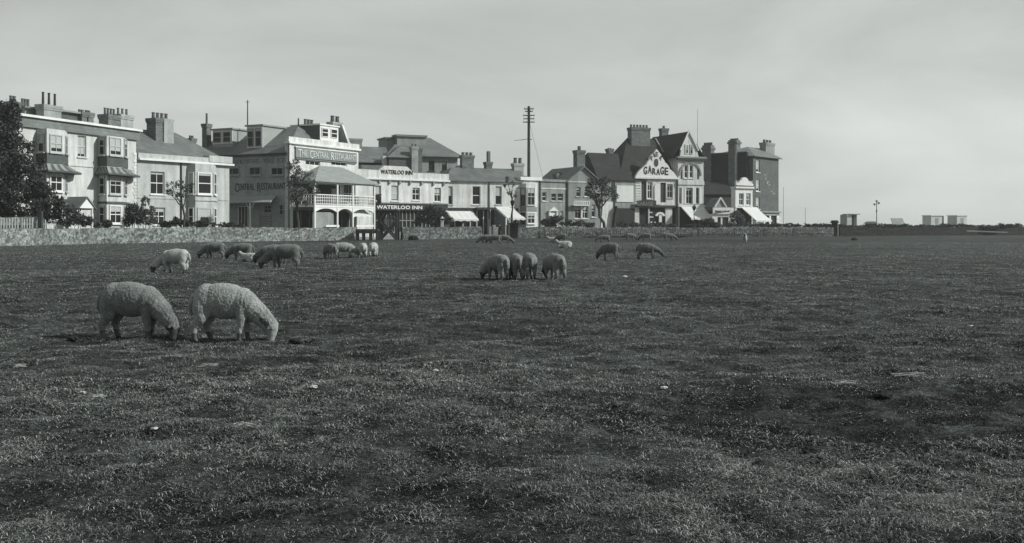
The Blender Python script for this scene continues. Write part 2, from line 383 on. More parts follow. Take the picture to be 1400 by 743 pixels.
def blades():
    rng = np.random.default_rng(5)
    P = []
    for d0, d1, dens in ((4.2, 7, 12500), (7, 10, 8500), (10, 15, 4200), (15, 24, 1700), (24, 40, 600), (40, 62, 210), (62, 95, 70)):
        area = .56*(d1*d1-d0*d0)
        n = int(area*dens); d = np.sqrt(rng.uniform(d0*d0, d1*d1, n)); t = rng.uniform(-.56, .56, n)
        P.append(np.stack([t*d, d], 1))
    P = np.vstack(P); x, y = P[:, 0], P[:, 1]
    cl = .45*vnoise(x/.16, y/.16, 0, 71)+.30*vnoise(x/.5, y/.5, 0, 72)+.25*vnoise(x/2.2, y/2.2, 0, 73)
    keep = rng.uniform(0, 1, len(x)) < np.clip((cl-.2)*2.4, .38, 1); x, y, cl = x[keep], y[keep], cl[keep]; n = len(x)
    d = np.hypot(x, y)
    hh = (.009+.028*np.clip(cl-.3, 0, 1)*2)*rng.uniform(.5, 1.5, n)
    straw = rng.uniform(0, 1, n) < (.13+.20*np.clip(vnoise(x/.5, y/.5, 0, 74)-.5, 0, 1)*3)*np.clip(.5+d/30, .6, 1.5)
    dk = np.exp(-(((x-4.2)/3.6)**2+((y-9.3)/1.15)**2)**2)*(.5+vnoise(x/.7, y/.7, 0, 91))  # shadow of a dip in the field, put into the blade colours
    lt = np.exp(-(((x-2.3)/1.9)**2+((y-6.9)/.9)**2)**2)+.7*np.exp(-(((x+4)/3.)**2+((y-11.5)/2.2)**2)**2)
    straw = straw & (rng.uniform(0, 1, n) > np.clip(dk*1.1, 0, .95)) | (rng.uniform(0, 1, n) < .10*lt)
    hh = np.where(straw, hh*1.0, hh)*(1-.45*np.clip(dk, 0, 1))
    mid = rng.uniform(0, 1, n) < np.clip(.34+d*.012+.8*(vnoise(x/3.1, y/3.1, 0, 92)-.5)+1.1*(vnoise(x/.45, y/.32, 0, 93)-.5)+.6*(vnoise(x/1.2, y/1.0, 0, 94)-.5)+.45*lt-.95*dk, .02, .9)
    w = np.maximum(.0015, d*.00036)*np.where(straw, .85, 1.1)*rng.uniform(.7, 1.3, n)
    az = rng.uniform(0, 2*PI, n); lean = rng.uniform(.5, 2.4, n)*np.where(straw, 1.5, 1)
    ux, uy = np.cos(az), np.sin(az); sx, sy = -uy, ux
    z = hgt(x, y)-.004
    mx_, my_ = x+ux*hh*lean*.4, y+uy*hh*lean*.4; mz = z+hh*.72
    c0 = np.stack([x-sx*w, y-sy*w, z], 1); c1 = np.stack([x+sx*w, y+sy*w, z], 1)
    c2 = np.stack([mx_+sx*w*.8, my_+sy*w*.8, mz], 1); c3 = np.stack([mx_-sx*w*.8, my_-sy*w*.8, mz], 1)
    c4 = np.stack([x+ux*hh*lean*1.1, y+uy*hh*lean*1.1, z+hh*np.clip(1.15-lean*.3, .35, 1)], 1)
    nr = d < 12; fa = ~nr; n1, n2 = int(nr.sum()), int(fa.sum())
    V1 = np.stack([q[nr] for q in (c0, c1, c2, c3, c4)], 1).reshape(-1, 3); V2 = np.stack([c0[fa], c1[fa], c4[fa]], 1).reshape(-1, 3)
    V = np.vstack([V1, V2]); me = bpy.data.meshes.new('grass'); me.vertices.add(len(V)); me.vertices.foreach_set('co', V.reshape(-1))
    base = (np.arange(n1)*5)[:, None]; lo = np.concatenate([base+np.array([[0, 1, 2, 3]]), base+np.array([[3, 2, 4]])], 1).reshape(-1)
    lo = np.concatenate([lo, n1*5+np.arange(n2*3)])
    me.loops.add(len(lo)); me.loops.foreach_set('vertex_index', lo.astype(np.int32))
    me.polygons.add(2*n1+n2); st = np.concatenate([np.stack([np.arange(n1)*7, np.arange(n1)*7+4], 1).reshape(-1), n1*7+np.arange(n2)*3])
    me.polygons.foreach_set('loop_start', st.astype(np.int32)); me.update(calc_edges=True)
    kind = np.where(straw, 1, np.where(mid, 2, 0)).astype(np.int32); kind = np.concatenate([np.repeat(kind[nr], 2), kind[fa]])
    def gm(name, lo_, hi_):
        m = leafmat(name, .05, .3); r = [q for q in m.node_tree.nodes if q.type == 'VALTORGB'][0]
        r.color_ramp.elements[0].color = tint(lo_); r.color_ramp.elements[1].color = tint(hi_); return m
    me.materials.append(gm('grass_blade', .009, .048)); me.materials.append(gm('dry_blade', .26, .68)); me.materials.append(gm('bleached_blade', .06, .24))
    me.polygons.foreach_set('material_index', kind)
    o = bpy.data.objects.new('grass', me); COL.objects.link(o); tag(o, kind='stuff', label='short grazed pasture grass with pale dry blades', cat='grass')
blades()

# ------------------------------------------------------------------ street line
WL = [(-260, 33), (-60, 30), (0, 29), (130, 25.5), (300, 23), (440, 21.3), (560, 20), (700, 18), (900, 16.3), (1140, 15)]
def wpt(px):
    for (a, p), (b, q) in zip(WL, WL[1:]):
        if a <= px <= b: t = (px-a)/(b-a); return at_d(px, EYE*F/(p+(q-p)*t))
def ribbon(name, offs0, offs1, z, m, pxs=range(500, 1141, 30)):
    pts = [wpt(p) for p in pxs]; L_, R_ = [], []
    for i, p in enumerate(pts):
        a = pts[max(0, i-1)]; b = pts[min(len(pts)-1, i+1)]; t = (b-a).normalized(); nv = Vector((-t.y, t.x, 0))
        L_.append(p+nv*offs0); R_.append(p+nv*offs1)
    n = len(pts); v = [(*p.xy, z) for p in L_]+[(*p.xy, z) for p in R_]
    return v, [(i, i+1, n+i+1, n+i) for i in range(n-1)]
v, f = ribbon('road', 1.5, 9.0, .012, None); o = MB().add(v, f).build('road', ROADM); tag(o, kind='structure')
v, f = ribbon('pavement', 9.0, 12.0, .13, None); n = len(v)
v2 = v+[(x, y, 0) for x, y, z in v[:n//2]]; f2 = f+[(n+i, n+i+1, i+1, i) for i in range(n//2-1)]
o = MB().add(v2, f2).build('pavement', PAVEM); tag(o, kind='structure')
o = MB().add([(60, 182, .01), (900, 176, .01), (900, 262, .01), (40, 262, .01)], [(0,1,2,3)]).build('shingle_beach', BEACHM); tag(o, kind='structure')
wm = bpy.data.materials.new('sea_water'); wm.use_nodes = True
b = wm.node_tree.nodes['Principled BSDF']; b.inputs['Base Color'].default_value = tint(.05); b.inputs['Roughness'].default_value = .25
tn = wm.node_tree.nodes.new('ShaderNodeTexNoise'); tn.inputs['Scale'].default_value = .4; bp = wm.node_tree.nodes.new('ShaderNodeBump'); bp.inputs['Strength'].default_value = .5
tcn = wm.node_tree.nodes.new('ShaderNodeTexCoord'); wm.node_tree.links.new(tcn.outputs['Object'], tn.inputs['Vector'])
wm.node_tree.links.new(tn.outputs['Fac'], bp.inputs['Height']); wm.node_tree.links.new(bp.outputs['Normal'], b.inputs['Normal'])
o = MB().add([(-9000, 261, .006), (9000, 261, .006), (9000, 12000, .006), (-9000, 12000, .006)], [(0,1,2,3)]).build('sea', wm); tag(o, kind='structure')

def rough_wall(name, label, cat, pts, h, m, th=.4, seed=0, jit=.06, cope=None, step=.35, hvar=.05, base=None):
    """A rubble wall along plan points: battered irregular faces and an uneven top."""
    P = [Vector(p) for p in pts]; samples = []
    for a, b in zip(P, P[1:]):
        n = max(1, int((b-a).length/step)); samples += [(a+(b-a)*i/n, (b-a).normalized()) for i in range(n)]
    samples.append((P[-1], (P[-1]-P[-2]).normalized())); rows = 6; mb = MB(); v = []; c0 = samples[0][0]
    for i, (p, t) in enumerate(samples):
        nv = Vector((-t.y, t.x, 0)); H = h*(1+hvar*2*(float(vnoise(np.array([i*.12]), np.array([seed]), 0, 5)[0])-.5))+random.uniform(-.03, .03)
        prof = [(-th/2-.08*(1-k/rows), H*k/rows-(.15 if k == 0 else 0)) for k in range(rows+1)]+[(th/2+.08*(1-k/rows), H*k/rows-(.15 if k == 0 else 0)) for k in range(rows, -1, -1)]
        for q, (o_, z) in enumerate(prof):
            j = random.uniform(-jit, jit)*.5; r = p+nv*(o_+j)-c0; v.append((r.x+t.x*random.uniform(-.05, .05), r.y+t.y*random.uniform(-.05, .05), z+(random.uniform(-.03, .03) if 0 < q < 2*rows+1 else 0)))
    k = 2*rows+2; fs = []
    for i in range(len(samples)-1):
        for q in range(k-1): a = i*k+q; fs.append((a, a+k, a+k+1, a+1))
    fs += [tuple(range(k)), tuple(range((len(samples)-1)*k+k-1, (len(samples)-1)*k-1, -1))]
    mb.add(v, fs); o = mb.build(name, m); o.location = c0; tag(o, label, cat); return o
def span(a, b, st=12):
    n = max(1, int(abs(b-a)/st)); return [wpt(a+(b-a)*i/n) for i in range(n+1)]
rough_wall('flint_wall', 'long pale flint rubble wall in front of the left houses', 'wall', span(-240, 487), 1.36, FLINT, seed=1)
rough_wall('flint_wall', 'flint wall from the timber trestle to the gateway by the slanting awning', 'wall', span(549, 657), 1.38, FLINTD, seed=2)
rough_wall('flint_wall', 'dark weathered wall below the garage and shops', 'wall', span(704, 1138), 1.33, FLINTD, seed=3, hvar=.08)
# tall garden wall with a paled front, far left
gw = [wpt(p)+Vector((-1.6, 1.0, 0)) for p in (-240, -100, 0, 40, 74)]
rough_wall('garden_wall', 'tall pale garden wall under the dark evergreen at the far left', 'wall', gw, 2.3, FLINT, seed=4, th=.3)

def paling(name, label, pts, h, m, gap=.22, w=.09, z0=.05, rails=(.35, .8), post_m=None, posts=12, group=None):
    e = empty(name, pts[0]); tag(e, label, 'fence', group); c0 = Vector(pts[0]); mb = MB(); rl = MB(); ps = MB()
    for a, b in zip(pts, pts[1:]):
        mb = MB(); rl = MB(); L = (b-a).length; t = (b-a).normalized(); n = int(L/gap)
        for i in range(n):
            p = a+t*(i*gap)-c0; hh = h*random.uniform(.96, 1.03); q = p+t*w; nv = Vector((-t.y, t.x, 0))*.025
            mb.add([p-nv+Vector((0,0,z0)), q-nv+Vector((0,0,z0)), q-nv+Vector((0,0,hh)), (p+q)/2-nv+Vector((0,0,hh+.05)), p-nv+Vector((0,0,hh))]+[p+nv+Vector((0,0,z0)), q+nv+Vector((0,0,z0)), q+nv+Vector((0,0,hh)), (p+q)/2+nv+Vector((0,0,hh+.05)), p+nv+Vector((0,0,hh))],
                   [(0,1,2,3,4),(9,8,7,6,5),(0,5,6,1),(1,6,7,2),(2,7,8,3),(3,8,9,4),(4,9,5,0)])
        for r in rails:
            rl = MB(); rl.bar(a-c0+Vector((0, .05, h*r)), b-c0+Vector((0, .05, h*r)), .05); rl.build('rail', m, e)
        mb.build('pales' if w > .05 else 'bars', m, e)
    tot = 0
    for a, b in zip(pts, pts[1:]):
        n = max(1, int((b-a).length/posts))
        for i in range(n):
            p = a+(b-a)*i/n-c0; MB().box(p.x-.07, p.x+.07, p.y-.02, p.y+.12, -.1, h+.12).build('post', post_m or m, e)
    return e
fr = [wpt(p)+Vector((-.9, .5, 0)) for p in (-100, -30, 0, 40, 79)]
paling('picket_fence', 'grey wooden picket fence behind the flint wall, far left', fr, 2.12, TIMBERL, gap=.30, w=.13)
fr = [wpt(p)+Vector((.25, -.75, 0)) for p in (742, 820, 900, 1000, 1080, 1134)]
paling('iron_railing', 'thin dark iron railing in front of the weathered wall', fr, 1.02, mat('rusty_iron', .07, vary=.3, vscale=2), gap=.34, w=.03, rails=(.25, .92), posts=5)
# dark post and gate at the left
p = wpt(54)+Vector((-.3, .8, 0)); o = MB().box(-.16, .16, -.16, .16, -.1, 2.75).build('gate_post', TIMBER); o.location = p; tag(o, 'thick dark wooden post against the picket fence', 'post')
e = empty('garden_gate', wpt(88)+Vector((-.2, .8, 0)), .9); tag(e, 'white wooden garden gate beside a pale stone pier', 'gate')
g = MB()
for z in (.5, 1.2, 1.95): g.box(-1.3, .0, -.03, .03, z, z+.09)
for k in range(7): g.box(-1.3+k*.2, -1.24+k*.2, -.05, -.032, .45, 2.0)
g.build('gate_leaf', WHITE, e); MB().box(.08, .5, -.2, .2, -.1, 2.5).box(.02, .56, -.25, .25, 2.5, 2.62).build('gate_pier', OFFWHITE, e)

# right hand boundary: pier, dark bank and wall
pr = wpt(1140); e = empty('gate_pier', at_d(1141, 151.5)); tag(e, 'dark square pier with wide cap ending the railing', 'pier')
MB().box(-.36, .36, -.36, .36, -.1, 1.95).build('shaft', MOSSY, e); MB().box(-.52, .52, -.52, .52, 1.95, 2.12).prism([(-.4,-.4),(.4,-.4),(.4,.4),(-.4,.4)], 2.12, 2.32).build('cap', MOSSY, e)
MB().box(.37, .47, -.3, .0, -.1, 1.8).build('hanging_post', OFFWHITE, e)
rough_wall('field_wall', 'low dark mossy wall running to the right edge of the field', 'wall', [at_d(1146, 152), at_d(1250, 158), at_d(1400, 168), at_d(1700, 196)], 1.28, MOSSY, seed=6, hvar=.06, th=.6)
o = MB().add([(0,0,0),(6.5,.5,0),(6.5,.6,0),(0,.1,0),(0,0,.22),(6.5,.5,.16),(6.5,.6,.16),(0,.1,.22)], [(3,2,1,0),(4,5,6,7),(0,1,5,4),(1,2,6,5),(2,3,7,6),(3,0,4,7)]).build('plank', TIMBERL); o.location = at_d(1322, 156, .62); tag(o, 'pale plank leaning along the dark field wall', 'plank')
o.rotation_euler = (0, .03, 0)

# ================================================================== BUILDINGS
# ---- villa with two bays
B = Bld('villa', 'cream three storey villa with two canted bays and tented hoods at the left', 'house', 20, 90.5, 186, 106)
W = B.W; zt = B.Z(110, 183)
B.fwin(106, 118, 186, 215, blind=.85, cols=2, fr=STUCCO)
B.fwin(106, 118, 237, 262, blind=.5, cols=2, fr=STUCCO) if False else None
B.wall(0, W, 11, zt, STUCCO)
z1, z2 = B.Z(110, 184), B.Z(110, 170)
B.slab(-.25, W+.25, -.25, 11.2, zt+.002, zt+.9, 'frieze', SLATEL); B.slab(-.45, W+.45, -.5, 11.4, zt+.902, zt+1.12, 'parapet', WHITE)
B.slab(.2, W-.2, -.08, -.002, B.Z(110, 228), B.Z(110, 226), 'string_course', STUCCO)
q = MB()
for k in range(26):
    z = .3+k*.34
    if z > zt-.3: break
    w = .5 if k % 2 else .32; q.box(W-w, W+.05, -.06, -.001, z, z+.3)
q.build('quoins', OFFWHITE, B.e)
DARKPAN = mat('bay_panel', .075, vary=.2); DK = mat('bay_shade_stucco', .17, vary=.15)
for pc, top in (((50, 64, 88, 92), 1), ((134, 146, 168, 174), 1)):
    d = 1.35; pl = B.bay(pc, d, -.2, zt-.05, STUCCO, 'bay')
    pmid = (pc[1]+pc[2])/2
    Zb = lambda py: B.Z(pmid, py+ (0 if pmid > 110 else -4), -d)
    o_ = offset(pl, .05)
    B.part(MB().prism(offset(pl, .06), Zb(228), Zb(214)), 'apron_panel', DARKPAN)
    for (za, zb, bl) in ((Zb(213), Zb(188), .75), (Zb(266), Zb(241), .3 if pmid > 110 else .2), (Zb(306), Zb(281), .35)):
        (x1, y1), (x2, y2) = pl[2], pl[3]
        B.win((x1+.32, y1), (x2-.32, y2), za, zb, blind=bl, fw=.12)
        for (a, b2) in ((pl[1], pl[2]), (pl[3], pl[4])):
            a = Vector(a); b2 = Vector(b2); t = (b2-a); B.win(a+t*.2, a+t*.8, za, zb, blind=0, cols=1, fr=STUCCO2)
    # tented hood
    zh0, zh1 = Zb(238), Zb(229); a = offset(pl, .08); c = offset(pl, .85); mb = MB(); nn = 5
    P0 = [a[0]]+a[1:5]+[a[5]]; P1 = [c[0]]+c[1:5]+[c[5]]
    for i in range(5):
        for k in range(6):
            t0, t1 = k/6, (k+1)/6; A = Vector(P0[i]).lerp(Vector(P0[i+1]), t0); Bq = Vector(P0[i]).lerp(Vector(P0[i+1]), t1)
            C = Vector(P1[i]).lerp(Vector(P1[i+1]), t0); Dq = Vector(P1[i]).lerp(Vector(P1[i+1]), t1)
            M0 = (A*.45+C*.55); M1 = (Bq*.45+Dq*.55); zm = zh0+(zh1-zh0)*.33
            mb.add([(*C, zh0), (*Dq, zh0), (*M1, zm), (*M0, zm), (*Bq, zh1), (*A, zh1)], [(0,1,2,3), (3,2,4,5)], k % 2)
    mb.prism(c, zh0-.16, zh0-.004, 1)
    mb.build('hood', [LEAD, DARKPAN], B.e)
    B.part(MB().prism(offset(pl, .12), Zb(279), Zb(276)), 'cornice', DARKPAN)
# attic rooms and chimneys behind the parapet
B.slab(B.X(34, 4), B.X(60, 4), 4, 9, zt, B.Z(47, 150, 4), 'attic_wall', GREYR); B.slab(B.X(33, 3.7), B.X(61, 3.7), 3.6, 9.4, B.Z(47, 150, 4)+.002, B.Z(47, 147.5, 4), 'attic_roof', SLATEL)
B.slab(B.X(84, 4), B.X(113, 4), 4, 9, zt, B.Z(98, 155, 4), 'attic_wall', BRICKD); B.slab(B.X(82, 3.7), B.X(115, 3.7), 3.6, 9.4, B.Z(98, 155, 4)+.002, B.Z(98, 152.5, 4), 'attic_roof', LEAD)
B.chimney(34, 45, 148, 170, 5.5, GREYR, 3, .9)
B.chimney(60, 84, 145, 172, 2.2, GREYR, 3, 1.25, pr=.13, potm=DARKW); B.chimney(111, 133, 168, 178, 2.4, GREYR, 0)
B.chimney(112, 119, 154, 172, 3.6, BRICKC, 2, .3); B.chimney(121, 128, 155, 172, 3.6, BRICKC, 2, .3)
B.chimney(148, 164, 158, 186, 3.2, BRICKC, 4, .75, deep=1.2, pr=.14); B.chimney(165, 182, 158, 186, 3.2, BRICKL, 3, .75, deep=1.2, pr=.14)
B.chimney(18, 27, 140, 175, 3, BRICKC, 2, .6)
# porch
x0, x1 = B.X(106, -2.2), B.X(131, -2.2); za, zb = B.Z(118, 285, -2.2), B.Z(118, 269, -2.2)
mb = MB(); xm = (x0+x1)/2
for sx in (-1, 1):
    xe = xm+sx*(x1-x0)/2
    mb.add([(xm, -2.3, zb), (xe, -2.3, za), (xe, 0, za), (xm, 0, zb), (xm, -2.3, zb-.14), (xe, -2.3, za-.14), (xe, 0, za-.14), (xm, 0, zb-.14)], [(0,1,2,3),(7,6,5,4),(0,4,5,1),(1,5,6,2),(2,6,7,3)])
pr_ = mb.build('porch_roof', SLATE, B.e)
MB().xprism([(x0+.25, za), (x1-.25, za), (xm, zb-.25)], -2.2, -2.05).build('pediment', WHITE, pr_)
for x in (x0+.35, x1-.35): MB().tube((x, -2.05, 0), (x, -2.05, za), .1).build('porch_post', WHITE, B.e)
B.slab(xm-.5, xm+.5, -.06, -.01, 0, 2.3, 'door', DARKW)

# ---- two storey stucco house
B = Bld('stucco_house', 'two storey cream house with hipped slate roof, tall chimney and canted bay', 'house', 187.5, 106.2, 313.5, 117)
W = B.W; zt = B.Z(250, 223)
B.fwin(206, 225, 235, 266, blind=.12, cols=2); B.fwin(210, 226, 284, 308, blind=.25, cols=2)
B.wall(0, W, 10, zt, STUCCO2)
B.slab(0, W+.35, -.45, 10.2, zt+.002, zt+.22, 'cornice', WHITE); B.slab(.0, W+.2, -.2, 10.1, zt+.222, zt+.75, 'parapet', STUCCO2)
xb = B.X(284); B.slab(xb, W+.22, -.28, 2.5, zt+.3, B.Z(300, 214), 'parapet_block', STUCCO2)
B.slab(.1, W-.1, -.06, -.001, B.Z(250, 273), B.Z(250, 271.5), 'string_course', STUCCO2)
pl = B.bay((256, 267, 291, 296), 1.0, -.2, zt-.05, STUCCO2)
for za, zb, bl in ((B.Z(278, 266, -1), B.Z(278, 236, -1), 0), (B.Z(278, 309, -1), B.Z(278, 284, -1), 0)):
    (x1, y1), (x2, y2) = pl[2], pl[3]; B.win((x1+.25, y1), (x2-.25, y2), za, zb, cols=1, fw=.14)
    for a, b2 in ((pl[1], pl[2]), (pl[3], pl[4])): a = Vector(a); t = Vector(b2)-a; B.win(a+t*.15, a+t*.85, za, zb, cols=1, fw=.12)
q = MB()
za, zb = B.Z(278, 306, -1), B.Z(278, 286, -1); (x1, y1), (x2, y2) = pl[2], pl[3]
for sx in (0, 1):
    xa = x1+.4 if sx == 0 else x2-.4; xc = x1+.75 if sx == 0 else x2-.75
    q.add([(xa, y1-.045, zb), (xc+(.25 if sx == 0 else -.25), y1-.045, zb), (xa+(.1 if sx == 0 else -.1), y1-.045, za)], [(0,1,2)] if sx == 0 else [(2,1,0)])
q.build('curtain', BLIND, B.e)
B.part(MB().tube((B.X(247), -.1, 0), (B.X(247), -.1, zt), .08), 'drainpipe', DARKW)
B.part(MB().prism(offset(pl, .1), B.Z(278, 275, -1), B.Z(278, 273, -1)), 'bay_cornice', STUCCO2)
B.hip(0, W, .3, 10, zt+.5, B.Z(236, 181, 5), -1.5, B.X(241, 5), SLATE, ov=.05)
B.chimney(213, 236, 163, 205, 3.0, BRICKC, 4, .7, deep=1.5, pr=.2)
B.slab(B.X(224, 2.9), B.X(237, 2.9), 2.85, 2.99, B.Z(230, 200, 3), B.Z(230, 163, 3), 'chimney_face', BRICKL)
B.chimney(262, 268, 190, 205, 9, BRICKC, 2, .4)

# ---- Central Restaurant
B = Bld('restaurant', 'brick and white restaurant with dormers, long signboard and two storey white veranda', 'restaurant', 395, 124, 490, 136.5)
W = B.W; SD = B.Y(262, 0)
ze = B.ZX(350, 212, 0); zp0 = B.Z(440, 197.5)
B.fwin(418, 438, 219.5, 226.5, cols=3, mid=False, sill=False); B.fwin(453, 474, 220.5, 227, cols=3, mid=False, sill=False)
B.fwin(438, 456, 252, 278, cols=2); B.fwin(470, 486, 252, 278, cols=2)
B.fwin(404, 416, 292, 311, cols=2, blind=.3)
w_ = B.wall(.0, W, .6, zp0-.35, OFFWHITE)
# brick body behind the white front, with window recesses on its shaded side
wb = MB().box(.02, W-.05, .602, SD, -.2, ze).build('side_wall', BRICK, B.e)
B.slab(-.28, W+.2, -.32, .5, zp0-.348, zp0-.1, 'cornice', WHITE); B.slab(-.12, W+.1, -.1, .45, zp0-.098, zp0+.5, 'parapet', OFFWHITE)
B.slab(-.02, .35, -.08, -.001, 0, zp0-.35, 'corner_pilaster', OFFWHITE)
xa, xb = B.X(403), B.X(486); za, zb = B.Z(445, 221), B.Z(445, 206)
sg = B.slab(xa, xb, -.2, -.02, za, zb, 'signboard', SIGNG)
fancy('THE CENTRAL RESTAURANT', mat('worn_white_letter', .50, vary=.3, vscale=3), sg, xa+.3, xb-.2, za+.2, zb-.2, -.24)
s_ = B.slab(xa-.1, xb+.1, -.26, -.0, zb+.002, zb+.12, 'sign_moulding', WHITE)
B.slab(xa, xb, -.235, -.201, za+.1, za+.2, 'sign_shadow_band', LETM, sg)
# side windows, eaves, painted lettering, lean-to canopy
for a, b2 in ((308, 328), (341, 357), (371, 388)):
    ya, yb = B.Y(a), B.Y(b2); z0_, z1_ = B.ZX((a+b2)/2, 240, 0), B.ZX((a+b2)/2, 228, 0)
    B.win((0, ya), (0, yb), z0_, z1_, rec=-.10, cols=2, mid=False, fw=.14, fr=TIMBERL, sill=True)
B.slab(-.35, -.0, .4, SD+.3, ze-.15, ze+.1, 'gutter', DARKW)
sw = wb
fancy('CENTRAL RESTAURANT', LETM, B.e, B.Y(321), B.Y(391), B.ZX(355, 262.5, 0), B.ZX(355, 250, 0), -.012, side=True)
lettering('LUNCHEONS   TEAS   ICES', LETF, B.e, B.Y(391), B.Y(318), B.ZX(355, 223.5, 0), B.ZX(355, 217.5, 0), -.012, side=True)
ya, yb = B.Y(383), B.Y(300); zc1, zc0 = B.ZX(345, 267.5, 0), B.ZX(345, 276.5, -1.8)
mb = MB(); v = [(0, ya+.5, zc1), (-1.8, ya, zc0), (-1.8, yb, zc0), (0, yb-.5, zc1)]; mb.add(v+[(x, y, z-.12) for x, y, z in v], [(0,3,2,1),(4,5,6,7),(0,1,5,4),(1,2,6,5),(2,3,7,6),(3,0,4,7)])
cn = mb.build('lean_to_canopy', mat('lean_to_sheet', .30, vary=.12, pattern=('rib', 1.2, 'Y')), B.e)
y_ = B.Y(342, -1.7); MB().tube((-1.7, y_, 0), (-1.7, y_, zc0), .1).bar((-1.7, y_, zc0-.9), (-1.7, y_+.7, zc0-.1), .07).bar((-1.7, y_, zc0-.9), (-1.7, y_-.7, zc0-.1), .07).build('canopy_post', WHITE, B.e)
for a, b2, c, d in ((326, 340, 283, 311),): B.win((0, B.Y(a)), (0, B.Y(b2)), B.ZX(333, 311), B.ZX(333, 282), cols=3, mid=False, sill=False)
B.win((0, B.Y(361)), (0, B.Y(372)), B.ZX(366, 291), B.ZX(366, 281), cols=2, sill=False, fr=TIMBERL); B.win((0, B.Y(382)), (0, B.Y(388)), B.ZX(385, 294), B.ZX(385, 280), cols=1, fr=TIMBERL, sill=False)
bd = MB().box(-.12, -.02, B.Y(371), B.Y(355), B.ZX(363, 311), B.ZX(363, 293)).build('notice_board', GREYR, B.e)
for k in range(4): MB().box(-.14, -.121, B.Y(369.5), B.Y(356.5+(k % 2)*2), B.ZX(363, 297.5+k*3.2), B.ZX(363, 296+k*3.2)).build('notice_line', LETF, bd)
# roofs
rx = 5.6; zr = B.ZX(372, 175, rx)
B.hipy(.02, W*.92, .5, SD, ze, zr, 3.2, SD-1.0, SLATE, rx=rx, ov=.25)
def sdormer(pa, pb, pt, pbm, xf, name='dormer', wp=None):
    y0, y1 = B.Y(pb, xf), B.Y(pa, xf); zt_, z0_ = B.ZX((pa+pb)/2, pt, xf), B.ZX((pa+pb)/2, pbm, xf)
    d = B.slab(xf, rx-.2, y0, y1, z0_-.6, zt_, name, mat('dormer_cheek', .27, vary=.1)); 
    B.slab(xf-.25, rx, y0-.2, y1+.2, zt_+.002, zt_+.2, 'dormer_roof', LEAD, d)
    MB().box(xf-.06, xf-.002, y0, y1, z0_-.05, zt_).build('dormer_front', WHITE, d)
    n = 2; 
    for k in range(n):
        a = y1-(y1-y0)*(k+.10)/n; b2 = y1-(y1-y0)*(k+.90)/n
        w = B.win((xf-.06, a), (xf-.06, b2), z0_+.12, zt_-.25, cols=1, fw=.1, sill=False, parent=d, fr=TIMBERL)
sdormer(338, 359.5, 173, 202, 1.1); sdormer(291, 318, 178, 196.5, 1.6)
x0, x1 = B.X(437, 1.0), B.X(462, 1.0); z0_, z1_ = B.Z(450, 199, 1.0), B.Z(450, 173, 1.0)
d = B.slab(x0, x1, 1.0, 5.5, z0_-.5, z1_, 'dormer', BRICKD); B.slab(x0-.15, x1+.2, .8, 5.7, z1_+.002, z1_+.2, 'dormer_roof', WHITE, d); B.slab(x0, x1, .93, .998, z0_-.3, z1_, 'dormer_front', WHITE, d)
for k in range(2):
    a = x0+(x1-x0)*(k+.16)/2; b2 = x0+(x1-x0)*(k+.84)/2; B.win((a, .93), (b2, .93), z0_+1.0, z1_-.3, cols=1, fw=.08, sill=False, parent=d)
B.chimney(419, 432, 180, 200, 5, BRICKC, 3, 1.6, pr=.24); B.chimney(455, 468, 168, 200, 3.2, BRICKL, 2, .9, pr=.3)
B.chimney(282.5, 289, 170, 200, 15, BRICKC, 1, 1.4, deep=.8)
B.part(MB().tube((B.X(408, 4), 4, zr-1.5), (B.X(408, 4), 4, B.Z(408, 162, 4)), .09), 'vent_pipe', DARKW)
y_ = B.Y(338.5, 3); B.part(MB().tube((3, y_, zr-3), (3, y_, B.ZX(338.5, 137, 3)), .10, .06).bar((3, y_-.35, B.ZX(338, 140, 3)), (3, y_+.35, B.ZX(338, 140, 3)), .05), 'mast', TIMBER)
B.part(MB().xprism([(W-.2, zp0+.3), (W-1.9, zp0+3.0), (W-2.3, zp0+3.0), (W-.7, zp0+.3)], 1.0, 5.0), 'verge', OFFWHITE)
# two storey veranda along the right part of the front
VD = 3.6; vp = [B.X(p, -VD) for p in (430, 461, 482, 511.5)]; v0, v1 = vp[0], vp[3]
vz = lambda px, py: B.Z(px, py, -VD)
zf, zr1, zev = vz(470, 281.5), vz(470, 267.6), vz(475, 249.5)
B.slab(v0-.1, v1+.1, -VD-.08, -.02, zf-.25, zf, 'veranda_floor', WHITE)
for x in vp: MB().box(x-.11, x+.11, -VD-.1, -VD+.1, -.1, zev).build('veranda_post', WHITE, B.e)
for x in (v0, v1): MB().box(x-.08, x+.08, -.25, -.03, -.1, zev).build('veranda_post', WHITE, B.e)
e = .45; ztp = B.Z(452, 228, -.05); xl, xr = B.X(436.5), B.X(468)
v = [(v0-e, -VD-e, zev), (v1+e, -VD-e, zev-.0), (v1+e, -.02, zev), (v0-e, -.02, zev), (xl, -.02, ztp), (xr, -.02, ztp)]
mb = MB().add(v+[(x, y, z-.14) for x, y, z in v[:4]], [(0,1,5,4),(1,2,5),(3,0,4),(0,6,7,1),(1,7,8,2),(3,9,6,0),(6,9,8,7),(2,8,9,3,4,5)])
mb.build('veranda_roof', mat('veranda_sheet', .27, rough=.6, vary=.12, pattern=('rib', .9, 'X'), streak=.15), B.e)
B.slab(v0-.1, v1+.1, -VD-.05, -VD+.05, zev-.32, zev-.145, 'veranda_beam', WHITE)
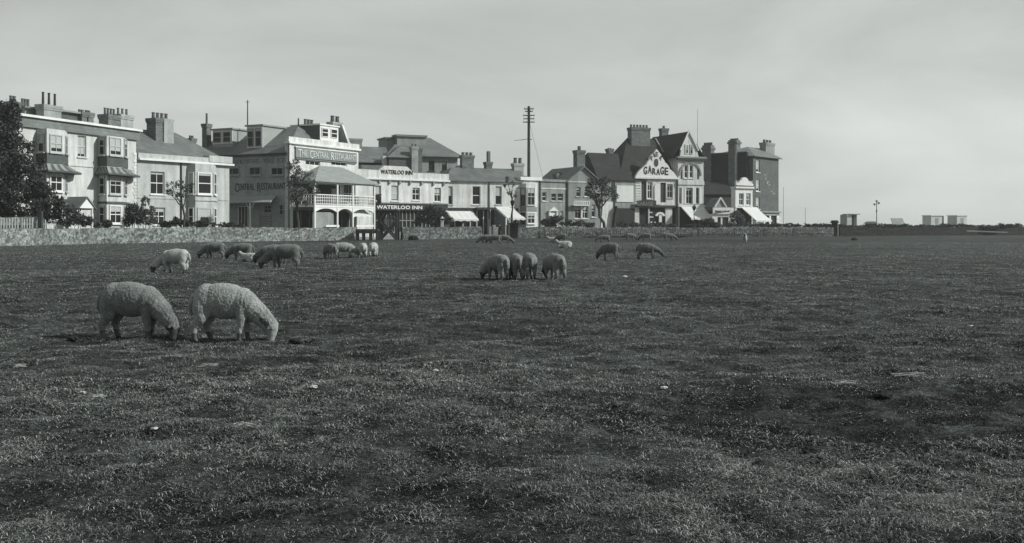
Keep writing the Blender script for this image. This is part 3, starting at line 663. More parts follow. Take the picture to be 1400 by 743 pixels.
def rails(q, along, a_, b_, c_):
    for z, h in ((zr1, .11), (zr1-.36, .07), ((zr1-.36+zf+.17)/2, .05), (zf+.14, .08)):
        q.box(a_, b_, c_-.04, c_+.04, z-h/2, z+h/2) if along else q.box(c_-.04, c_+.04, a_, b_, z-h/2, z+h/2)
    m_ = max(3, int(abs(b_-a_)/.34))
    for i in range(m_+1):
        w = a_+(b_-a_)*i/m_; q.box(w-.035, w+.035, c_-.03, c_+.03, zf, zr1-.06) if along else q.box(c_-.03, c_+.03, w-.035, w+.035, zf, zr1-.06)
    return q
for a_, b_ in zip(vp, vp[1:]): rails(MB(), True, a_+.115, b_-.115, -VD).build('balustrade', WHITE, B.e)
for x in (v0, v1): rails(MB(), False, -VD+.12, -.1, x).build('balustrade', WHITE, B.e)
for a_, b_ in zip(vp, vp[1:]):
    q = MB(); a_ += .115; b_ -= .115; m_ = 10; pts = [(a_, zf-.255), (b_, zf-.255)]+[(b_+(a_-b_)*k/m_, zf-.255-.14-.45*(abs(2*k/m_-1))**2.2) for k in range(m_+1)]
    q.xprism(pts, -VD-.04, -VD+.04); q.build('valance', WHITE, B.e)
zg = vz(470, 310.5)
for a_, b_ in ((vp[0]+2.2, vp[1]+.4), (vp[2]+.8, vp[3]-.11)): B.slab(a_, b_, -VD-.03, -VD+.03, zg, zg+.24, 'low_rail', WHITE)
B.slab(vp[0]+.12, vp[1]-.12, -VD+.35, -VD+.40, .9, zf-.85, 'canvas_screen', GREYR)
B.slab(v0-.3, v1-2.6, -.05, -.003, zf+.02, zev-.3, 'glazed_room', SHADE)
B.slab(v1-4.4, v1-2.8, -.09, -.052, zf+.02, zev-.7, 'veranda_door', TIMBERL)
B.slab(.35, W-.3, -.05, -.003, 0, zf-.6, 'shopfront', SHADE)
q = MB()
for k in range(9): x = .5+k*(W-1.0)/8; q.box(x-.06, x+.06, -.12, -.052, 0, zf-.6)
q.build('shop_mullions', TIMBERL, B.e)
mbx = B.awning(vp[2]+.2, vp[3]-.2, zf-.4, zf-1.1, 1.2, y=-VD+1.4, frame=False)
B.part(MB().tube((-.12, -.1, 0), (-.12, -.1, zp0-.4), .07), 'drainpipe', DARKW)
B.slab(W-.9, W-.6, -.5, -.1, B.Z(486, 280), B.Z(486, 268), 'hanging_sign', DARKW)

# ---- Waterloo Inn
B = Bld('inn', 'long white inn with stepped parapet lettered WATERLOO INN', 'inn', 488, 137.5, 613, 147.5)
W = B.W; zc = B.Z(550, 247)
B.fwin(535, 545, 254, 275, blind=.9, cols=1); B.fwin(564, 574, 257, 274, cols=2, blind=.15); B.fwin(512, 521, 254, 275, blind=.6, cols=1)
B.fwin(594, 603, 257, 276, cols=2, blind=.4)
zfs = B.Z(550, 279); xs_ = B.X(512)
gy0, gy1 = 0, B.Z(550, 288); B.holes.append((xs_, W-.6, .0, gy1))
B.wall(0, W, 9, zc, OFFWHITE)
B.slab(-.1, W+.1, -.35, 9.1, zc+.002, zc+.22, 'cornice', WHITE)
pz = B.Z(495, 233.5); za, zb = zc+.222, B.Z(590, 237.5)
xa, xb, xc, xd = B.X(519), B.X(524), B.X(556), B.X(563)
B.part(MB().xprism([(0, za), (W, za), (W, zb), (xd+.2, zb), (xc, B.Z(540, 227.5)), (xb, B.Z(540, 227.5)), (xa-.2, zb+.15), (0, zb+.2)], -.15, .3), 'parapet', OFFWHITE)
lettering('WATERLOO INN', LETD, B.e, B.X(519.5), B.X(563), B.Z(540, 238.7), B.Z(540, 232.8), -.19, bold=.015)
q = MB()
for p in (500, 518, 532, 546, 560, 576, 592, 606): x = B.X(p); q.box(x-.13, x+.13, -.25, -.002, zc-.55, zc)
q.build('brackets', GREYR, B.e)
fs = B.slab(xs_-.2, W-.4, -.45, -.01, B.Z(550, 287.3), zfs, 'fascia', SIGND)
lettering('WATERLOO INN', LETW, fs, B.X(514.5, -.45), B.X(577, -.45), B.Z(545, 286.3), B.Z(545, 281.3), -.475, bold=.02)
B.slab(xs_-.3, W-.3, -.6, -.002, zfs+.002, zfs+.16, 'fascia_cornice', LEAD)
q = MB(); n = 18
for k in range(n+1): x = xs_+(W-.6-xs_)*k/n; q.box(x-.05, x+.05, .1, .18, 0, gy1)
q.box(xs_, W-.6, .1, .19, 2.2, 2.3); q.box(xs_, W-.6, .1, .2, 0, .7); q.build('shopfront', TIMBERL, B.e)
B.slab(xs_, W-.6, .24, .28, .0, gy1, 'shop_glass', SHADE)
B.part(MB().box(B.X(514), B.X(514)+.12, -1.2, -.1, B.Z(514, 268), B.Z(514, 266)).box(B.X(514)-.02, B.X(514)+.1, -1.2, -.3, B.Z(514, 280), B.Z(514, 269)), 'bracket_lamp', IRON)
B.hip(0.2, W-.2, 1, 9, zc+.2, zc+1.7, 3, W-3, SLATEL)

# ---- big villa behind
B = Bld('villa', 'large slate roofed villa rising behind the white inn', 'house', 494, 165, 628, 172)
W = B.W; zm = B.Z(560, 214)
xm0 = B.X(533)
B.fwin(586, 594, 220, 234, cols=1, fr=DARKW); B.fwin(604, 611, 221, 234, cols=1, fr=DARKW)
B.wall(xm0, W-.3, 14, zm, GREYR)
B.hip(xm0, W-.3, 0, 14, zm, B.Z(565, 188, 7), B.X(548, 7), B.X(588, 7), SLATE, ov=.8)
B.slab(B.X(527, 5), B.X(546, 5), 5, 9, zm, B.Z(536, 190, 5), 'roof_tower', GREYR); B.slab(B.X(525.5, 5), B.X(546, 5), 4.6, 9.3, B.Z(536, 190, 5)+.002, B.Z(536, 188, 5), 'tower_coping', SLATEL)
B.slab(B.X(543, 3.5), B.X(583, 3.5), 3.5, 5.4, zm, B.Z(562, 187.5, 3.5), 'wide_chimney', GREYR); B.slab(B.X(541.5, 3.2), B.X(584.5, 3.2), 3.2, 5.7, B.Z(562, 187.5, 3.5)+.002, B.Z(562, 184.8, 3.5), 'chimney_coping', SLATEL)
B.slab(B.X(532, -3), B.X(561, -3), -3, -.01, -.2, B.Z(546, 216, -3), 'front_wing', BRICKD)
B.hip(B.X(532, -3), B.X(566, -3), -3, 3, B.Z(546, 216, -3), B.Z(556, 199, 0), B.X(548, 0), B.X(566, 0), SLATE, name='wing_roof', ov=.3)
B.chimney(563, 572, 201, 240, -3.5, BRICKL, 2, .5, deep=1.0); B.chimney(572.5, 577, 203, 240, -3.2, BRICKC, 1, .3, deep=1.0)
B.slab(B.X(494, -1), B.X(530, -1), -1, 6, -.2, B.Z(510, 232, -1), 'side_wing', BRICKD)
B.hip(B.X(490, -1), B.X(532, -1), -1, 7, B.Z(510, 223, -1), B.Z(510, 201, 3), B.X(494, 3)-2, B.X(528, 3), SLATE, name='wing_roof', ov=.3)
B.chimney(524, 529, 214, 232, -2, OFFWHITE, 1, .6); B.chimney(476, 495, 190, 235, 2, GREYR, 0, deep=1.2)
B.slab(B.X(494, -4), B.X(523, -4), -4, -1.1, -.2, B.Z(508, 226, -4), 'low_wing', SLATEL)

# ---- white shop row
B = Bld('shop_row', 'low white shop terrace with long slate roof and sun blinds', 'shop', 611, 147.5, 712, 152.8)
W = B.W; ze = B.Z(660, 249)
B.fwin(603.5+8, 616, 255, 280, cols=1, blind=.8) if False else None
for a, b2, bl in ((613, 619, .5), (646, 657, .0), (677.5, 686, .5)): B.fwin(a, b2, 255, 280, cols=1, blind=bl, fr=WHITE)
zg = B.Z(660, 288); B.holes.append((.3, B.X(667), 0, zg)); B.holes.append((B.X(671), W-.3, 0, B.Z(690, 285)))
B.wall(0, W, 9, ze, OFFWHITE)
B.hip(0, W, 0, 9, ze, B.Z(655, 230, 4.5), B.X(617, 4.5), B.X(713, 4.5), SLATE, ov=.35)
B.part(MB().tube((B.X(668.5), -.1, 2.5), (B.X(668.5), -.1, ze), .08), 'drainpipe', DARKW)
B.chimney(632, 648, 213, 238, 4.2, BRICKC, 3, .5, pr=.26); B.chimney(665, 673, 222, 236, 4.2, BRICKC, 0); B.chimney(667, 670.5, 207, 226, 4.4, BRICKC, 0, deep=.5, cap=False)
B.chimney(703, 716, 224, 244, 3.8, BRICKL, 2, .9, pr=.3); B.chimney(627, 631, 228, 236, 4.5, BRICKC, 1, .2)
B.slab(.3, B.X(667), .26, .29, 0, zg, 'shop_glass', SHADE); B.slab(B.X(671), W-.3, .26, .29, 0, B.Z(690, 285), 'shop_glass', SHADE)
q = MB()
for p in (614, 622, 633, 643, 652, 661): x = B.X(p); q.box(x-.07, x+.07, -.02, .12, 0, zg)
q.build('shopfront', OFFWHITE, B.e); q = MB()
for p in (696, 701, 707, 711): x = B.X(p); q.box(x-.07, x+.07, -.02, .12, 0, zg)
q.build('shopfront', OFFWHITE, B.e)
fs = B.slab(.2, B.X(667), -.3, -.01, zg, B.Z(640, 284.5), 'fascia', SIGND)
B.awning(B.X(609.5), B.X(646), B.Z(630, 287.5), B.Z(640, 300, -2.2), 2.2)
B.awning(B.X(677), B.X(701), B.Z(690, 283), B.Z(708, 298.5, -4.2), 4.2)
B.slab(B.X(649), B.X(674), -.9, -.31, B.Z(660, 287), B.Z(660, 284), 'shop_hood', DARKW)
mb = MB(); xa = B.X(675); v = [(xa, -.05, 0), (xa, -4.0, 0), (xa, -4.0, B.Z(697, 298, -4)), (xa, -.05, B.Z(675, 284))]
mb.add(v+[(x+.1, y, z) for x, y, z in v], [(0,3,2,1),(4,5,6,7),(0,1,5,4),(1,2,6,5),(2,3,7,6)]); mb.build('side_screen', mat('canvas_side_screen', .16, vary=.2), B.e)
B.part(MB().box(xa-.08, xa+.12, -4.2, -4.0, 0, B.Z(697, 298, -4)), 'screen_post', WHITE)

# ---- narrow white house
B = Bld('narrow_house', 'narrow white house with flat parapet and dark sided bay beside the shops', 'house', 711, 152.8, 738.5, 155)
W = B.W; zt = B.Z(725, 247)
B.wall(0, W, 9, zt, OFFWHITE); B.slab(-.1, W+.15, -.3, 9, zt+.002, zt+.5, 'parapet', WHITE)
pl = B.bay((711.2, 719.5, 732, 734), 1.1, -.1, zt-.5, OFFWHITE)
for za, zb in ((B.Z(725, 281, -1), B.Z(725, 257, -1)), (B.Z(725, 306, -1), B.Z(725, 291, -1))):
    (x1, y1), (x2, y2) = pl[2], pl[3]; B.win((x1+.15, y1), (x2-.15, y2), za, zb, cols=2, blind=.3, fw=.1)
    for a, b2 in ((pl[1], pl[2]),): a = Vector(a); t = Vector(b2)-a; B.win(a+t*.1, a+t*.9, za, zb, cols=1, fr=DARKW)
B.part(MB().prism(offset(pl, .08), B.Z(725, 289, -1), B.Z(725, 283, -1)), 'apron_panel', GREYR)
B.hip(.2, W, 2, 9, zt+.3, B.Z(733, 238, 5), 1, W-.5, SLATE)
B.part(MB().tube((W-.1, -.12, 0), (W-.1, -.12, zt), .1), 'drainpipe', DARKW)

# ---- grey pair
B = Bld('grey_house', 'small grey rendered house with a pedimented white door', 'house', 739, 156, 776, 159)
W = B.W; zt = B.Z(757, 249)
B.fwin(754, 760.5, 265, 275, cols=1); B.fwin(762.5, 770, 265, 275, cols=1); B.fwin(766, 770, 289, 299, cols=1, blind=.4); B.fwin(741.5, 747, 263, 275, cols=1)
B.wall(0, W, 9, zt, GREYR); B.slab(-.1, W+.1, -.2, 9.1, zt+.002, zt+.35, 'parapet', GREYR); B.slab(.1, W-.1, -.07, -.001, B.Z(757, 259), B.Z(757, 257.5), 'string_course', OFFWHITE)
x0, x1 = B.X(748), B.X(761.5); za = B.Z(755, 289); B.part(MB().xprism([(x0, za), (x1, za), ((x0+x1)/2, B.Z(755, 283))], -.5, -.01), 'pediment', WHITE)
q = MB().box(x0+.15, x0+.35, -.4, -.01, 0, za).box(x1-.35, x1-.15, -.4, -.01, 0, za).box(x0+.36, x1-.36, -.2, -.012, B.Z(755, 296), za-.05); q.build('door_case', WHITE, B.e)
B.slab(x0+.36, x1-.36, -.1, -.012, 0, B.Z(755, 296)-.01, 'door', SHADE)
B.hip(.1, W-.1, 1, 9, zt+.3, B.Z(757, 245, 5), 1.5, W-1.5, SLATE); B.chimney(761, 770, 238, 250, 4, BRICKC, 2, .3)
B.part(MB().tube((W-.2, -.12, 0), (W-.2, -.12, zt), .1), 'drainpipe', DARKW)
B = Bld('gabled_house', 'grey gable fronted house with tall chimney and a white balcony', 'house', 777, 159, 818, 161.5)
W = B.W; ze = B.Z(797, 247); zp = B.Z(797, 229)
B.fwin(786, 804, 281, 299, cols=4, rows=0, mid=True); B.fwin(809, 814, 280, 297, cols=1)
B.fwin(788, 794, 256, 269, cols=1, blind=.3); B.fwin(799, 805, 256, 269, cols=1, blind=.3)
B.wall(0, W, 10, ze, GREYR); B.part(MB().xprism([(0, ze), (W, ze), (W/2, zp)], 0, .35), 'gable', GREYR)
mb = MB()
for sx in (-1, 1):
    xe = W/2+sx*(W/2+.4); zz = ze-.3
    mb.add([(W/2, -.4, zp+.2), (xe, -.4, zz+.2), (xe, 10, zz+.2), (W/2, 10, zp+.2), (W/2, -.4, zp), (xe, -.4, zz), (xe, 10, zz), (W/2, 10, zp)], [(0,1,2,3),(7,6,5,4),(0,4,5,1),(1,5,6,2),(2,6,7,3)] if sx > 0 else [(3,2,1,0),(4,5,6,7),(1,5,4,0),(2,6,5,1),(3,7,6,2)])
mb.build('roof', SLATE, B.e)
B.slab(.1, W-.1, -.08, -.001, B.Z(797, 250), B.Z(797, 248.5), 'string_course', OFFWHITE)
B.chimney(789, 800, 206, 238, 2.5, BRICKC, 1, .7, deep=1.2, pr=.3)
x0, x1 = B.X(785, -.8), B.X(806, -.8); z0_, z1_ = B.Z(795, 280.5, -.8), B.Z(795, 275, -.8)
q = MB().box(x0, x1, -.8, -.01, z0_-.12, z0_).box(x0, x1, -.82, -.74, z1_-.1, z1_)
for k in range(9): x = x0+(x1-x0)*k/8; q.box(x-.05, x+.05, -.8, -.74, z0_, z1_-.1)
q.build('balcony', WHITE, B.e); B.slab(B.X(794.5)-.1, B.X(794.5)+.14, -.2, .1, B.Z(795, 299), B.Z(795, 281), 'window_pier', WHITE)

# ---- long dark roofed block with pale panel
B = Bld('dark_roofed_block', 'low wing with steep dark tiled roof and blank white panel beside the garage', 'house', 815, 162, 868, 165.5)
W = B.W; ze = B.Z(840, 247)
B.wall(0, W, 10, ze, GREYR)
B.hip(B.X(803, 5)-1, W+2, 0, 10, ze, B.Z(820, 209.5, 5), B.X(803, 5), W, SLATED, ov=.3)
B.chimney(832.5, 838.5, 204, 213, 5, BRICKC, 2, .2)
B.slab(B.X(842.5), B.X(865.5), -.12, -.01, B.Z(854, 276.5), B.Z(854, 254), 'white_panel', CANVAS)
B.slab(B.X(842.5), W-.1, -.1, -.01, .0, B.Z(854, 285), 'shopfront', SHADE)
B.part(MB().xprism([(B.X(820), 0), (B.X(838), 0), (B.X(838), B.Z(830, 276)), (B.X(824), B.Z(830, 276))], -.14, -.01), 'pale_render', OFFWHITE)
B.part(MB().tube((B.X(839), -.2, 0), (B.X(839), -.2, ze), .12), 'drainpipe', DARKW)
B.part(MB().xprism([(B.X(834), 0), (B.X(843), 0), (B.X(843), B.Z(838, 292)), (B.X(839.5), B.Z(838, 282)), (B.X(837), B.Z(838, 292))], -.9, -.3), 'buttress', TAR)

# ---- the garage
B = Bld('garage', 'garage with shaped white gable reading GARAGE under a great dark roof', 'garage', 868, 165.6, 926, 168.6)
W = B.W; ze = B.Z(897, 245)
for a, b2, t, bm in ((885, 892, 249, 272), (912, 920, 252, 271)): B.fwin(a, b2, t, bm, cols=2, blind=.0, fw=.14)
B.holes.append((B.X(877), B.X(884), B.Z(880, 276), B.Z(880, 248))); B.holes.append((B.X(903), B.X(910.5), B.Z(907, 277), B.Z(907, 250)))
zg = B.Z(897, 284); B.holes.append((B.X(874), B.X(886.5), 0, zg)); B.holes.append((B.X(888), B.X(910), 0, zg)); B.holes.append((B.X(919), B.X(925), 0, zg))
B.wall(0, W, 10, ze, OFFWHITE)
B.slab(B.X(877)+.02, B.X(884)-.02, .2, .28, B.Z(880, 276), B.Z(880, 248), 'recess', DARKW); B.slab(B.X(903)+.02, B.X(910.5)-.02, .2, .28, B.Z(907, 277), B.Z(907, 250), 'recess', DARKW)
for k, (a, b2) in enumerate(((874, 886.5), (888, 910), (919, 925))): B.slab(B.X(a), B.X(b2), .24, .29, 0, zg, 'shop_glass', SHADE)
q = MB()
for k in range(9): z = B.Z(872, 279-k*3.6); q.box(.05, B.X(876), -.1, -.002, z, z+.26)
q.build('quoins', WHITE, B.e)
q = MB(); a, b2 = B.X(894.5), B.X(902.5); am = (a+b2)/2; n = 8
pts = [(a, B.Z(898, 280)), (b2, B.Z(898, 280)), (b2, B.Z(898, 256))]+[(am+(b2-am)*math.cos(PI*k/n), B.Z(898, 256)+(b2-am)*math.sin(PI*k/n)) for k in range(1, n)]+[(a, B.Z(898, 256))]
q.xprism(pts, -.12, -.002).build('blind_arch', WHITE, B.e)
B.slab(-.1, W+.15, -.35, 0.3, ze+.002, ze+.28, 'cornice', WHITE)
B.slab(-.05, W+.05, -.3, -.01, zg+.05, B.Z(897, 281), 'fascia', DARKW)
G = [(868.5,242.5),(926,244.5),(924,240),(920,235),(917,232.5),(915,231),(914,228),(911,224),(908.5,222),(907.5,219.5),(905,216),(903,211.5),(900,208),(897,204),(894.5,208.5),(891,211.5),(888.5,215),(887,219.5),(885,221.5),(883.5,225),(880,228),(877.5,230.5),(875,232.5),(872,236),(869.5,240)]
gb = MB().xprism([(B.X(x), B.Z(897, y)) for x, y in G], -.2, .35).build('gable', WHITE, B.e)
gx = lambda x: B.X(x); gz = lambda y: B.Z(897, y)
for ch, xx, yy, s in (('G', 881.5, 233.7, 1), ('A', 887.7, 232.2, 1), ('R', 893.5, 234.6, .8), ('A', 899, 235.3, .78), ('G', 904.3, 233.4, 1), ('E', 910.3, 234.2, .95)):
    lettering(ch, LETD, gb, gx(xx-2.45), gx(xx+2.45), gz(yy+5.4*s), gz(yy-5.4*s), -.23, bold=.02)
for ch, xx, yy, r in (('P', 890.3, 216.6, .7), ('I', 893.6, 212.6, .4), ('E', 897.4, 211.2, 0), ('R', 902.6, 216.4, -.6)):
    w_ = 1.0 if ch != 'I' else .45; lettering(ch, LETD, gb, gx(xx-1.8*w_), gx(xx+1.8*w_), gz(yy+3.0), gz(yy-3.0), -.23, rot=-r, bold=.01)
q = MB(); cx, cz = gx(896.3), gz(222.8); rr = .42*(gx(900)-gx(893)); n = 20
q.xprism([(cx+rr*1.0*math.cos(2*PI*k/n), cz+rr*1.65*math.sin(2*PI*k/n)) for k in range(n)], -.24, -.19).build('roundel', LETM, gb)
mb = MB().xprism([(gx(868), B.Z(881, 282.5)), (gx(894), B.Z(881, 283)), (gx(894), B.Z(881, 274.5)), (gx(881), B.Z(881, 273.4)), (gx(868), B.Z(881, 274.8))], -.75, -.6)
sb = mb.build('signboard', SIGND, B.e); lettering('GARAGE', mat('dull_letter', .22), sb, gx(870)-.35, gx(892)-.35, B.Z(881, 281.5), B.Z(881, 276.4), -.78)
# arched pale lettering board and pump panel in the doorway
q = MB(); cx, cz = gx(902.4), B.Z(902, 297); r1, r0 = (gx(909.5)-gx(895.5))/2, (gx(909.5)-gx(895.5))/2-.42; n = 14
pts = [(cx+r1*math.cos(PI*(.08+.84*k/n)), cz+r1*.85*math.sin(PI*(.08+.84*k/n))) for k in range(n+1)]+[(cx+r0*math.cos(PI*(.92-.84*k/n)), cz+r0*.85*math.sin(PI*(.92-.84*k/n))) for k in range(n+1)]
q.xprism(pts, -.1, -.02).build('arched_sign', WHITE, B.e); q = MB().box(gx(900.6), gx(904.4), -.1, -.02, B.Z(902, 304), B.Z(902, 294.5)); q.build('white_panel', WHITE, B.e)
for a, b2, c, d in ((888.5, 892.5, 290, 291.5), (888, 894, 296, 298), (890, 892, 303, 305), (895, 897, 303.5, 305)): B.slab(gx(a), gx(b2), .1, .2, B.Z(890, d), B.Z(890, c), 'pale_notice', OFFWHITE)
B.hip(B.X(832, 4), W+.5, .3, 12, ze, B.Z(880, 189.5, 6), B.X(858, 6), B.X(896, 6), SLATED, ov=.0)
zr_ = B.Z(880, 189.5, 6); MB().bar((B.X(896, 6), 6, zr_+.05), (W+.5, .3, ze+.2), .2).build('hip_tiles', LEAD, B.e)
B.chimney(863.5, 889, 175, 205, 5, BRICKC, 6, .55, deep=1.4, pr=.22)
B.part(MB().tube((W-.1, -.12, 0), (W-.1, -.12, ze), .1), 'drainpipe', DARKW)

# ---- gabled shop
B = Bld('gabled_shop', 'tall pale shop with arched top window, steep gable and white sun blind', 'shop', 927, 168.4, 962, 170.2)
W = B.W; ze = B.Z(944, 216)
for a, b2 in ((928.5, 932), (937, 947), (951, 956)): B.fwin(a, b2, 257, 279, cols=2 if b2-a > 6 else 1, fw=.12, fr=WHITE)
B.fwin(935.5, 941, 226, 244, cols=1, fw=.16); B.fwin(942.5, 948, 226, 244, cols=1, fw=.16)
zg = B.Z(944, 283); B.holes.append((.3, W-.3, 0, zg))
B.wall(0, W, 12, ze, OFFWHITE); B.slab(.3, W-.3, .24, .29, 0, zg, 'shop_glass', SHADE)
q = MB()
for p in (933, 936.5, 948, 950, 957): x = B.X(p); q.box(x-.16, x+.16, -.12, -.002, B.Z(944, 279), B.Z(944, 257))
q.build('pilasters', WHITE, B.e)
B.slab(-.1, W+.1, -.3, -.001, B.Z(944, 283), B.Z(944, 280.5), 'cornice', WHITE); B.slab(-.05, W+.05, -.14, -.001, B.Z(944, 253), B.Z(944, 248), 'frieze', OFFWHITE)
q = MB(); cx = B.X(943.5); r1 = B.X(959)-cx; cz = B.Z(944, 240); n = 18
for r_, th in ((r1, .3),):
    pts = [(cx+r_*math.cos(PI*k/n), cz+r_*1.05*math.sin(PI*k/n)) for k in range(n+1)]+[(cx+(r_-th)*math.cos(PI*(n-k)/n), cz+(r_-th)*1.05*math.sin(PI*(n-k)/n)) for k in range(n+1)]
    q.xprism(pts, -.15, -.002)
q.build('arch_moulding', GREYR, B.e)
for p, q_ in ((931, 933), (953.5, 955.5)): B.slab(B.X(p), B.X(q_), -.05, -.002, B.Z(944, 245), B.Z(944, 230), 'narrow_light', DARKW)
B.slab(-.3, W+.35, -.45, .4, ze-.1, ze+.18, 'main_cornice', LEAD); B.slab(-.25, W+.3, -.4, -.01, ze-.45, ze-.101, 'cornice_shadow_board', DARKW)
zp = B.Z(941, 180); xa, xb = B.X(929.5), B.X(955); xm = B.X(941.5)
gp = MB().xprism([(xa, ze+.18), (xb, ze+.18), (xb-.3, B.Z(944, 206)), (xm, zp), (xa+.2, B.Z(944, 206))], -.05, .35).build('gable', OFFWHITE, B.e)
for a, b2 in ((936.5, 941), (942.5, 947)): B.win((B.X(a), -.05), (B.X(b2), -.05), B.Z(944, 211), B.Z(944, 198), cols=1, fw=.14, parent=gp, sill=False, name='attic_window')
q = MB().bar((xa, -.15, B.Z(944, 206)), (xm, -.15, zp+.1), .22).bar((xb-.1, -.15, B.Z(944, 206)), (xm, -.15, zp+.1), .22).build('bargeboard', WHITE, gp)
mb = MB(); D = 12
for sx in (-1, 1):
    xe = -1.1 if sx < 0 else W+.2; zz = ze+.1
    a = [(xm, -.1, zp), (xe, -.1, zz), (xe, D, zz), (xm, D, zp)]; b_ = [(x, y, z-.15) for x, y, z in a]
    mb.add(a+b_, [(0,1,2,3),(7,6,5,4),(0,4,5,1),(1,5,6,2),(2,6,7,3)] if sx > 0 else [(3,2,1,0),(4,5,6,7),(1,5,4,0),(2,6,5,1),(3,7,6,2)])
mb.add([(-1.1, D, ze+.1), (W+.2, D, ze+.1), (xm, D, zp)], [(0,2,1)])
mb.build('roof', SLATED, B.e)
B.chimney(905, 914, 176, 190, 11, BRICKC, 1, .5, deep=1, pr=.25)
B.awning(B.X(930), B.X(961.5), B.Z(945, 281.5), B.Z(960, 298.5, -3.4), 3.4)
B.part(MB().tube((W+.1, 2, ze), (W+.1, 2, B.Z(953.5, 150, 2)), .07, .04), 'flagpole', OFFWHITE)

# ---- brick corner house with tarred party wall
B = Bld('corner_house', 'tall plain brick corner house with tarred side wall and big chimney stacks', 'house', 1029.5, 174, 1064.5, 181.5)
W = B.W; ze = B.Z(1047, 216)
for t, bm in ((219, 236), (246, 262), (270, 286)): B.fwin(1033.5, 1038.5, t, bm, cols=1, blind=.75, fr=WHITE, fw=.16)
for a, b2 in ((1045, 1051), (1053, 1061)): B.holes.append((B.X(a), B.X(b2), 0, B.Z(1052, 295)))
B.wall(0, W, 10, ze, BRICKD)
SDp = B.Y(961, 0)
zw = B.ZX(1028, 208.5, 0)
B.slab(-.6, -.002, .8, SDp, -.2, zw, 'party_wall', TAR); B.slab(-.7, .1, .75, SDp+.1, zw+.002, zw+.15, 'wall_coping', SLATEL)
B.hip(.1, W, 0, 10, ze, B.Z(1030, 202, 5), B.X(1022, 5), B.X(1040, 5), SLATEL, ov=.5)
B.slab(0, W+.25, -.4, -.001, B.Z(1047, 291), B.Z(1047, 289), 'cornice', LEAD); B.slab(B.X(1043), W+.1, -.12, -.002, B.Z(1047, 295), B.Z(1047, 291.2), 'fascia', GREYR)
for a, b2 in ((1043, 1045), (1051, 1053), (1061, 1064)): B.slab(B.X(a), B.X(b2), -.15, -.003, 0, B.Z(1052, 295.2), 'pilaster', WHITE)
for a, b2, c in ((1045, 1051, 0), (1053, 1061, 1)): B.slab(B.X(a), B.X(b2), .2, .28, 0, B.Z(1052, 295), 'shop_glass', SHADE)
q = MB().box(B.X(1062), B.X(1067), -.2, -.13, B.Z(1064, 308), B.Z(1064, 303)).box(B.X(1062), B.X(1067), -.2, -.13, B.Z(1064, 301), B.Z(1064, 298)).build('pale_notice', OFFWHITE, B.e)
B.chimney(1047, 1059, 196, 217, 3, GREYR, 3, .6, deep=1.2, pr=.25)
yb0, yb1 = B.Y(1009, -.6), B.Y(997.5, -.6)
ch = MB().box(-1.1, .3, yb0, yb1, -.1, B.ZX(1003, 192, -.6)).box(-1.25, .45, yb0-.15, yb1+.15, B.ZX(1003, 197, -.6), B.ZX(1003, 194.5, -.6)).build('chimney', BRICKC, B.e)
for k in range(4): y = yb0+(yb1-yb0)*(k+.5)/4; MB().tube((-.4, y, B.ZX(1003, 192, -.6)), (-.4, y, B.ZX(1003, 189.5, -.6)), .2, .17).build('chimney_pot', POT, ch)
MB().box(-1.12, -1.101, yb0, yb0+.35, 0, B.ZX(1003, 192, -.6)).build('painted_sunlit_edge', BRICKL, ch)  # sunlit side of the stack, painted on as a pale strip
yb0, yb1 = B.Y(973, -.6), B.Y(961, -.6)
ch = MB().box(-.9, .4, yb0, yb1, 5, B.ZX(967, 199, -.6)).box(-1.05, .55, yb0-.15, yb1+.15, B.ZX(967, 205, -.6), B.ZX(967, 202, -.6)).build('chimney', BRICKC, B.e)
for k in range(4): y = yb0+(yb1-yb0)*(k+.5)/4; MB().tube((-.3, y, B.ZX(967, 199, -.6)), (-.3, y, B.ZX(967, 195, -.6)), .22, .18).build('chimney_pot', POT, ch)
# traces of painted advertisement
q = MB()
for i, (a, c, w, h, r) in enumerate(((1046, 240, 3, 1.6, .5), (1047, 245, 2, 3.4, -.3), (1050, 249, 5, 1.4, .5), (1052, 253, 4, 2, -.4), (1055, 262, 4, 1.3, -.2), (1058, 264.5, 5, 1.5, .1), (1049, 251, 2.4, 2.4, .9))):
    x = B.X(a); z = B.Z(1050, c); ww = w*.11; hh = h*.11
    q.xprism([(x-ww*.9, z+hh*r), (x-ww*.2, z-hh*.6), (x+ww, z-hh*r*.5), (x+ww*.7, z+hh*.6), (x-ww*.3, z+hh*.9)], -.015, -.004)
q.build('faded_advertisement', mat('faded_paint', .24, vary=.35, vscale=3), B.e)

# ---- low workshop
B = Bld('workshop', 'low dark workshop with slate lean-to roof below the tarred wall', 'building', 962.5, 171, 1004, 172.5)
W = B.W; z0_ = B.Z(983, 265.5); z1_ = B.Z(983, 248.5, 3)
MB().box(0, W, 0, 3.4, -.2, z0_).build('wall', TAR, B.e); B.slab(B.X(987), W-.3, -.06, -.002, B.Z(995, 285), B.Z(995, 266.5), 'boarding', mat('dark_boards', .06, vary=.2))
v = [(-.2, -.3, z0_), (W+.1, -.3, z0_), (W+.1, 3.2, z1_), (-.2, 3.2, z1_)]
MB().add(v+[(x, y, z-.15) for x, y, z in v], [(0,1,2,3),(7,6,5,4),(0,4,5,1),(1,5,6,2),(2,6,7,3),(3,7,4,0)]).build('roof', SLATED, B.e)
B.part(MB().xprism([(0, z0_), (W, z0_), (W, z1_), (0, z1_)], 3.2, 3.6), 'upper_wall', TAR)

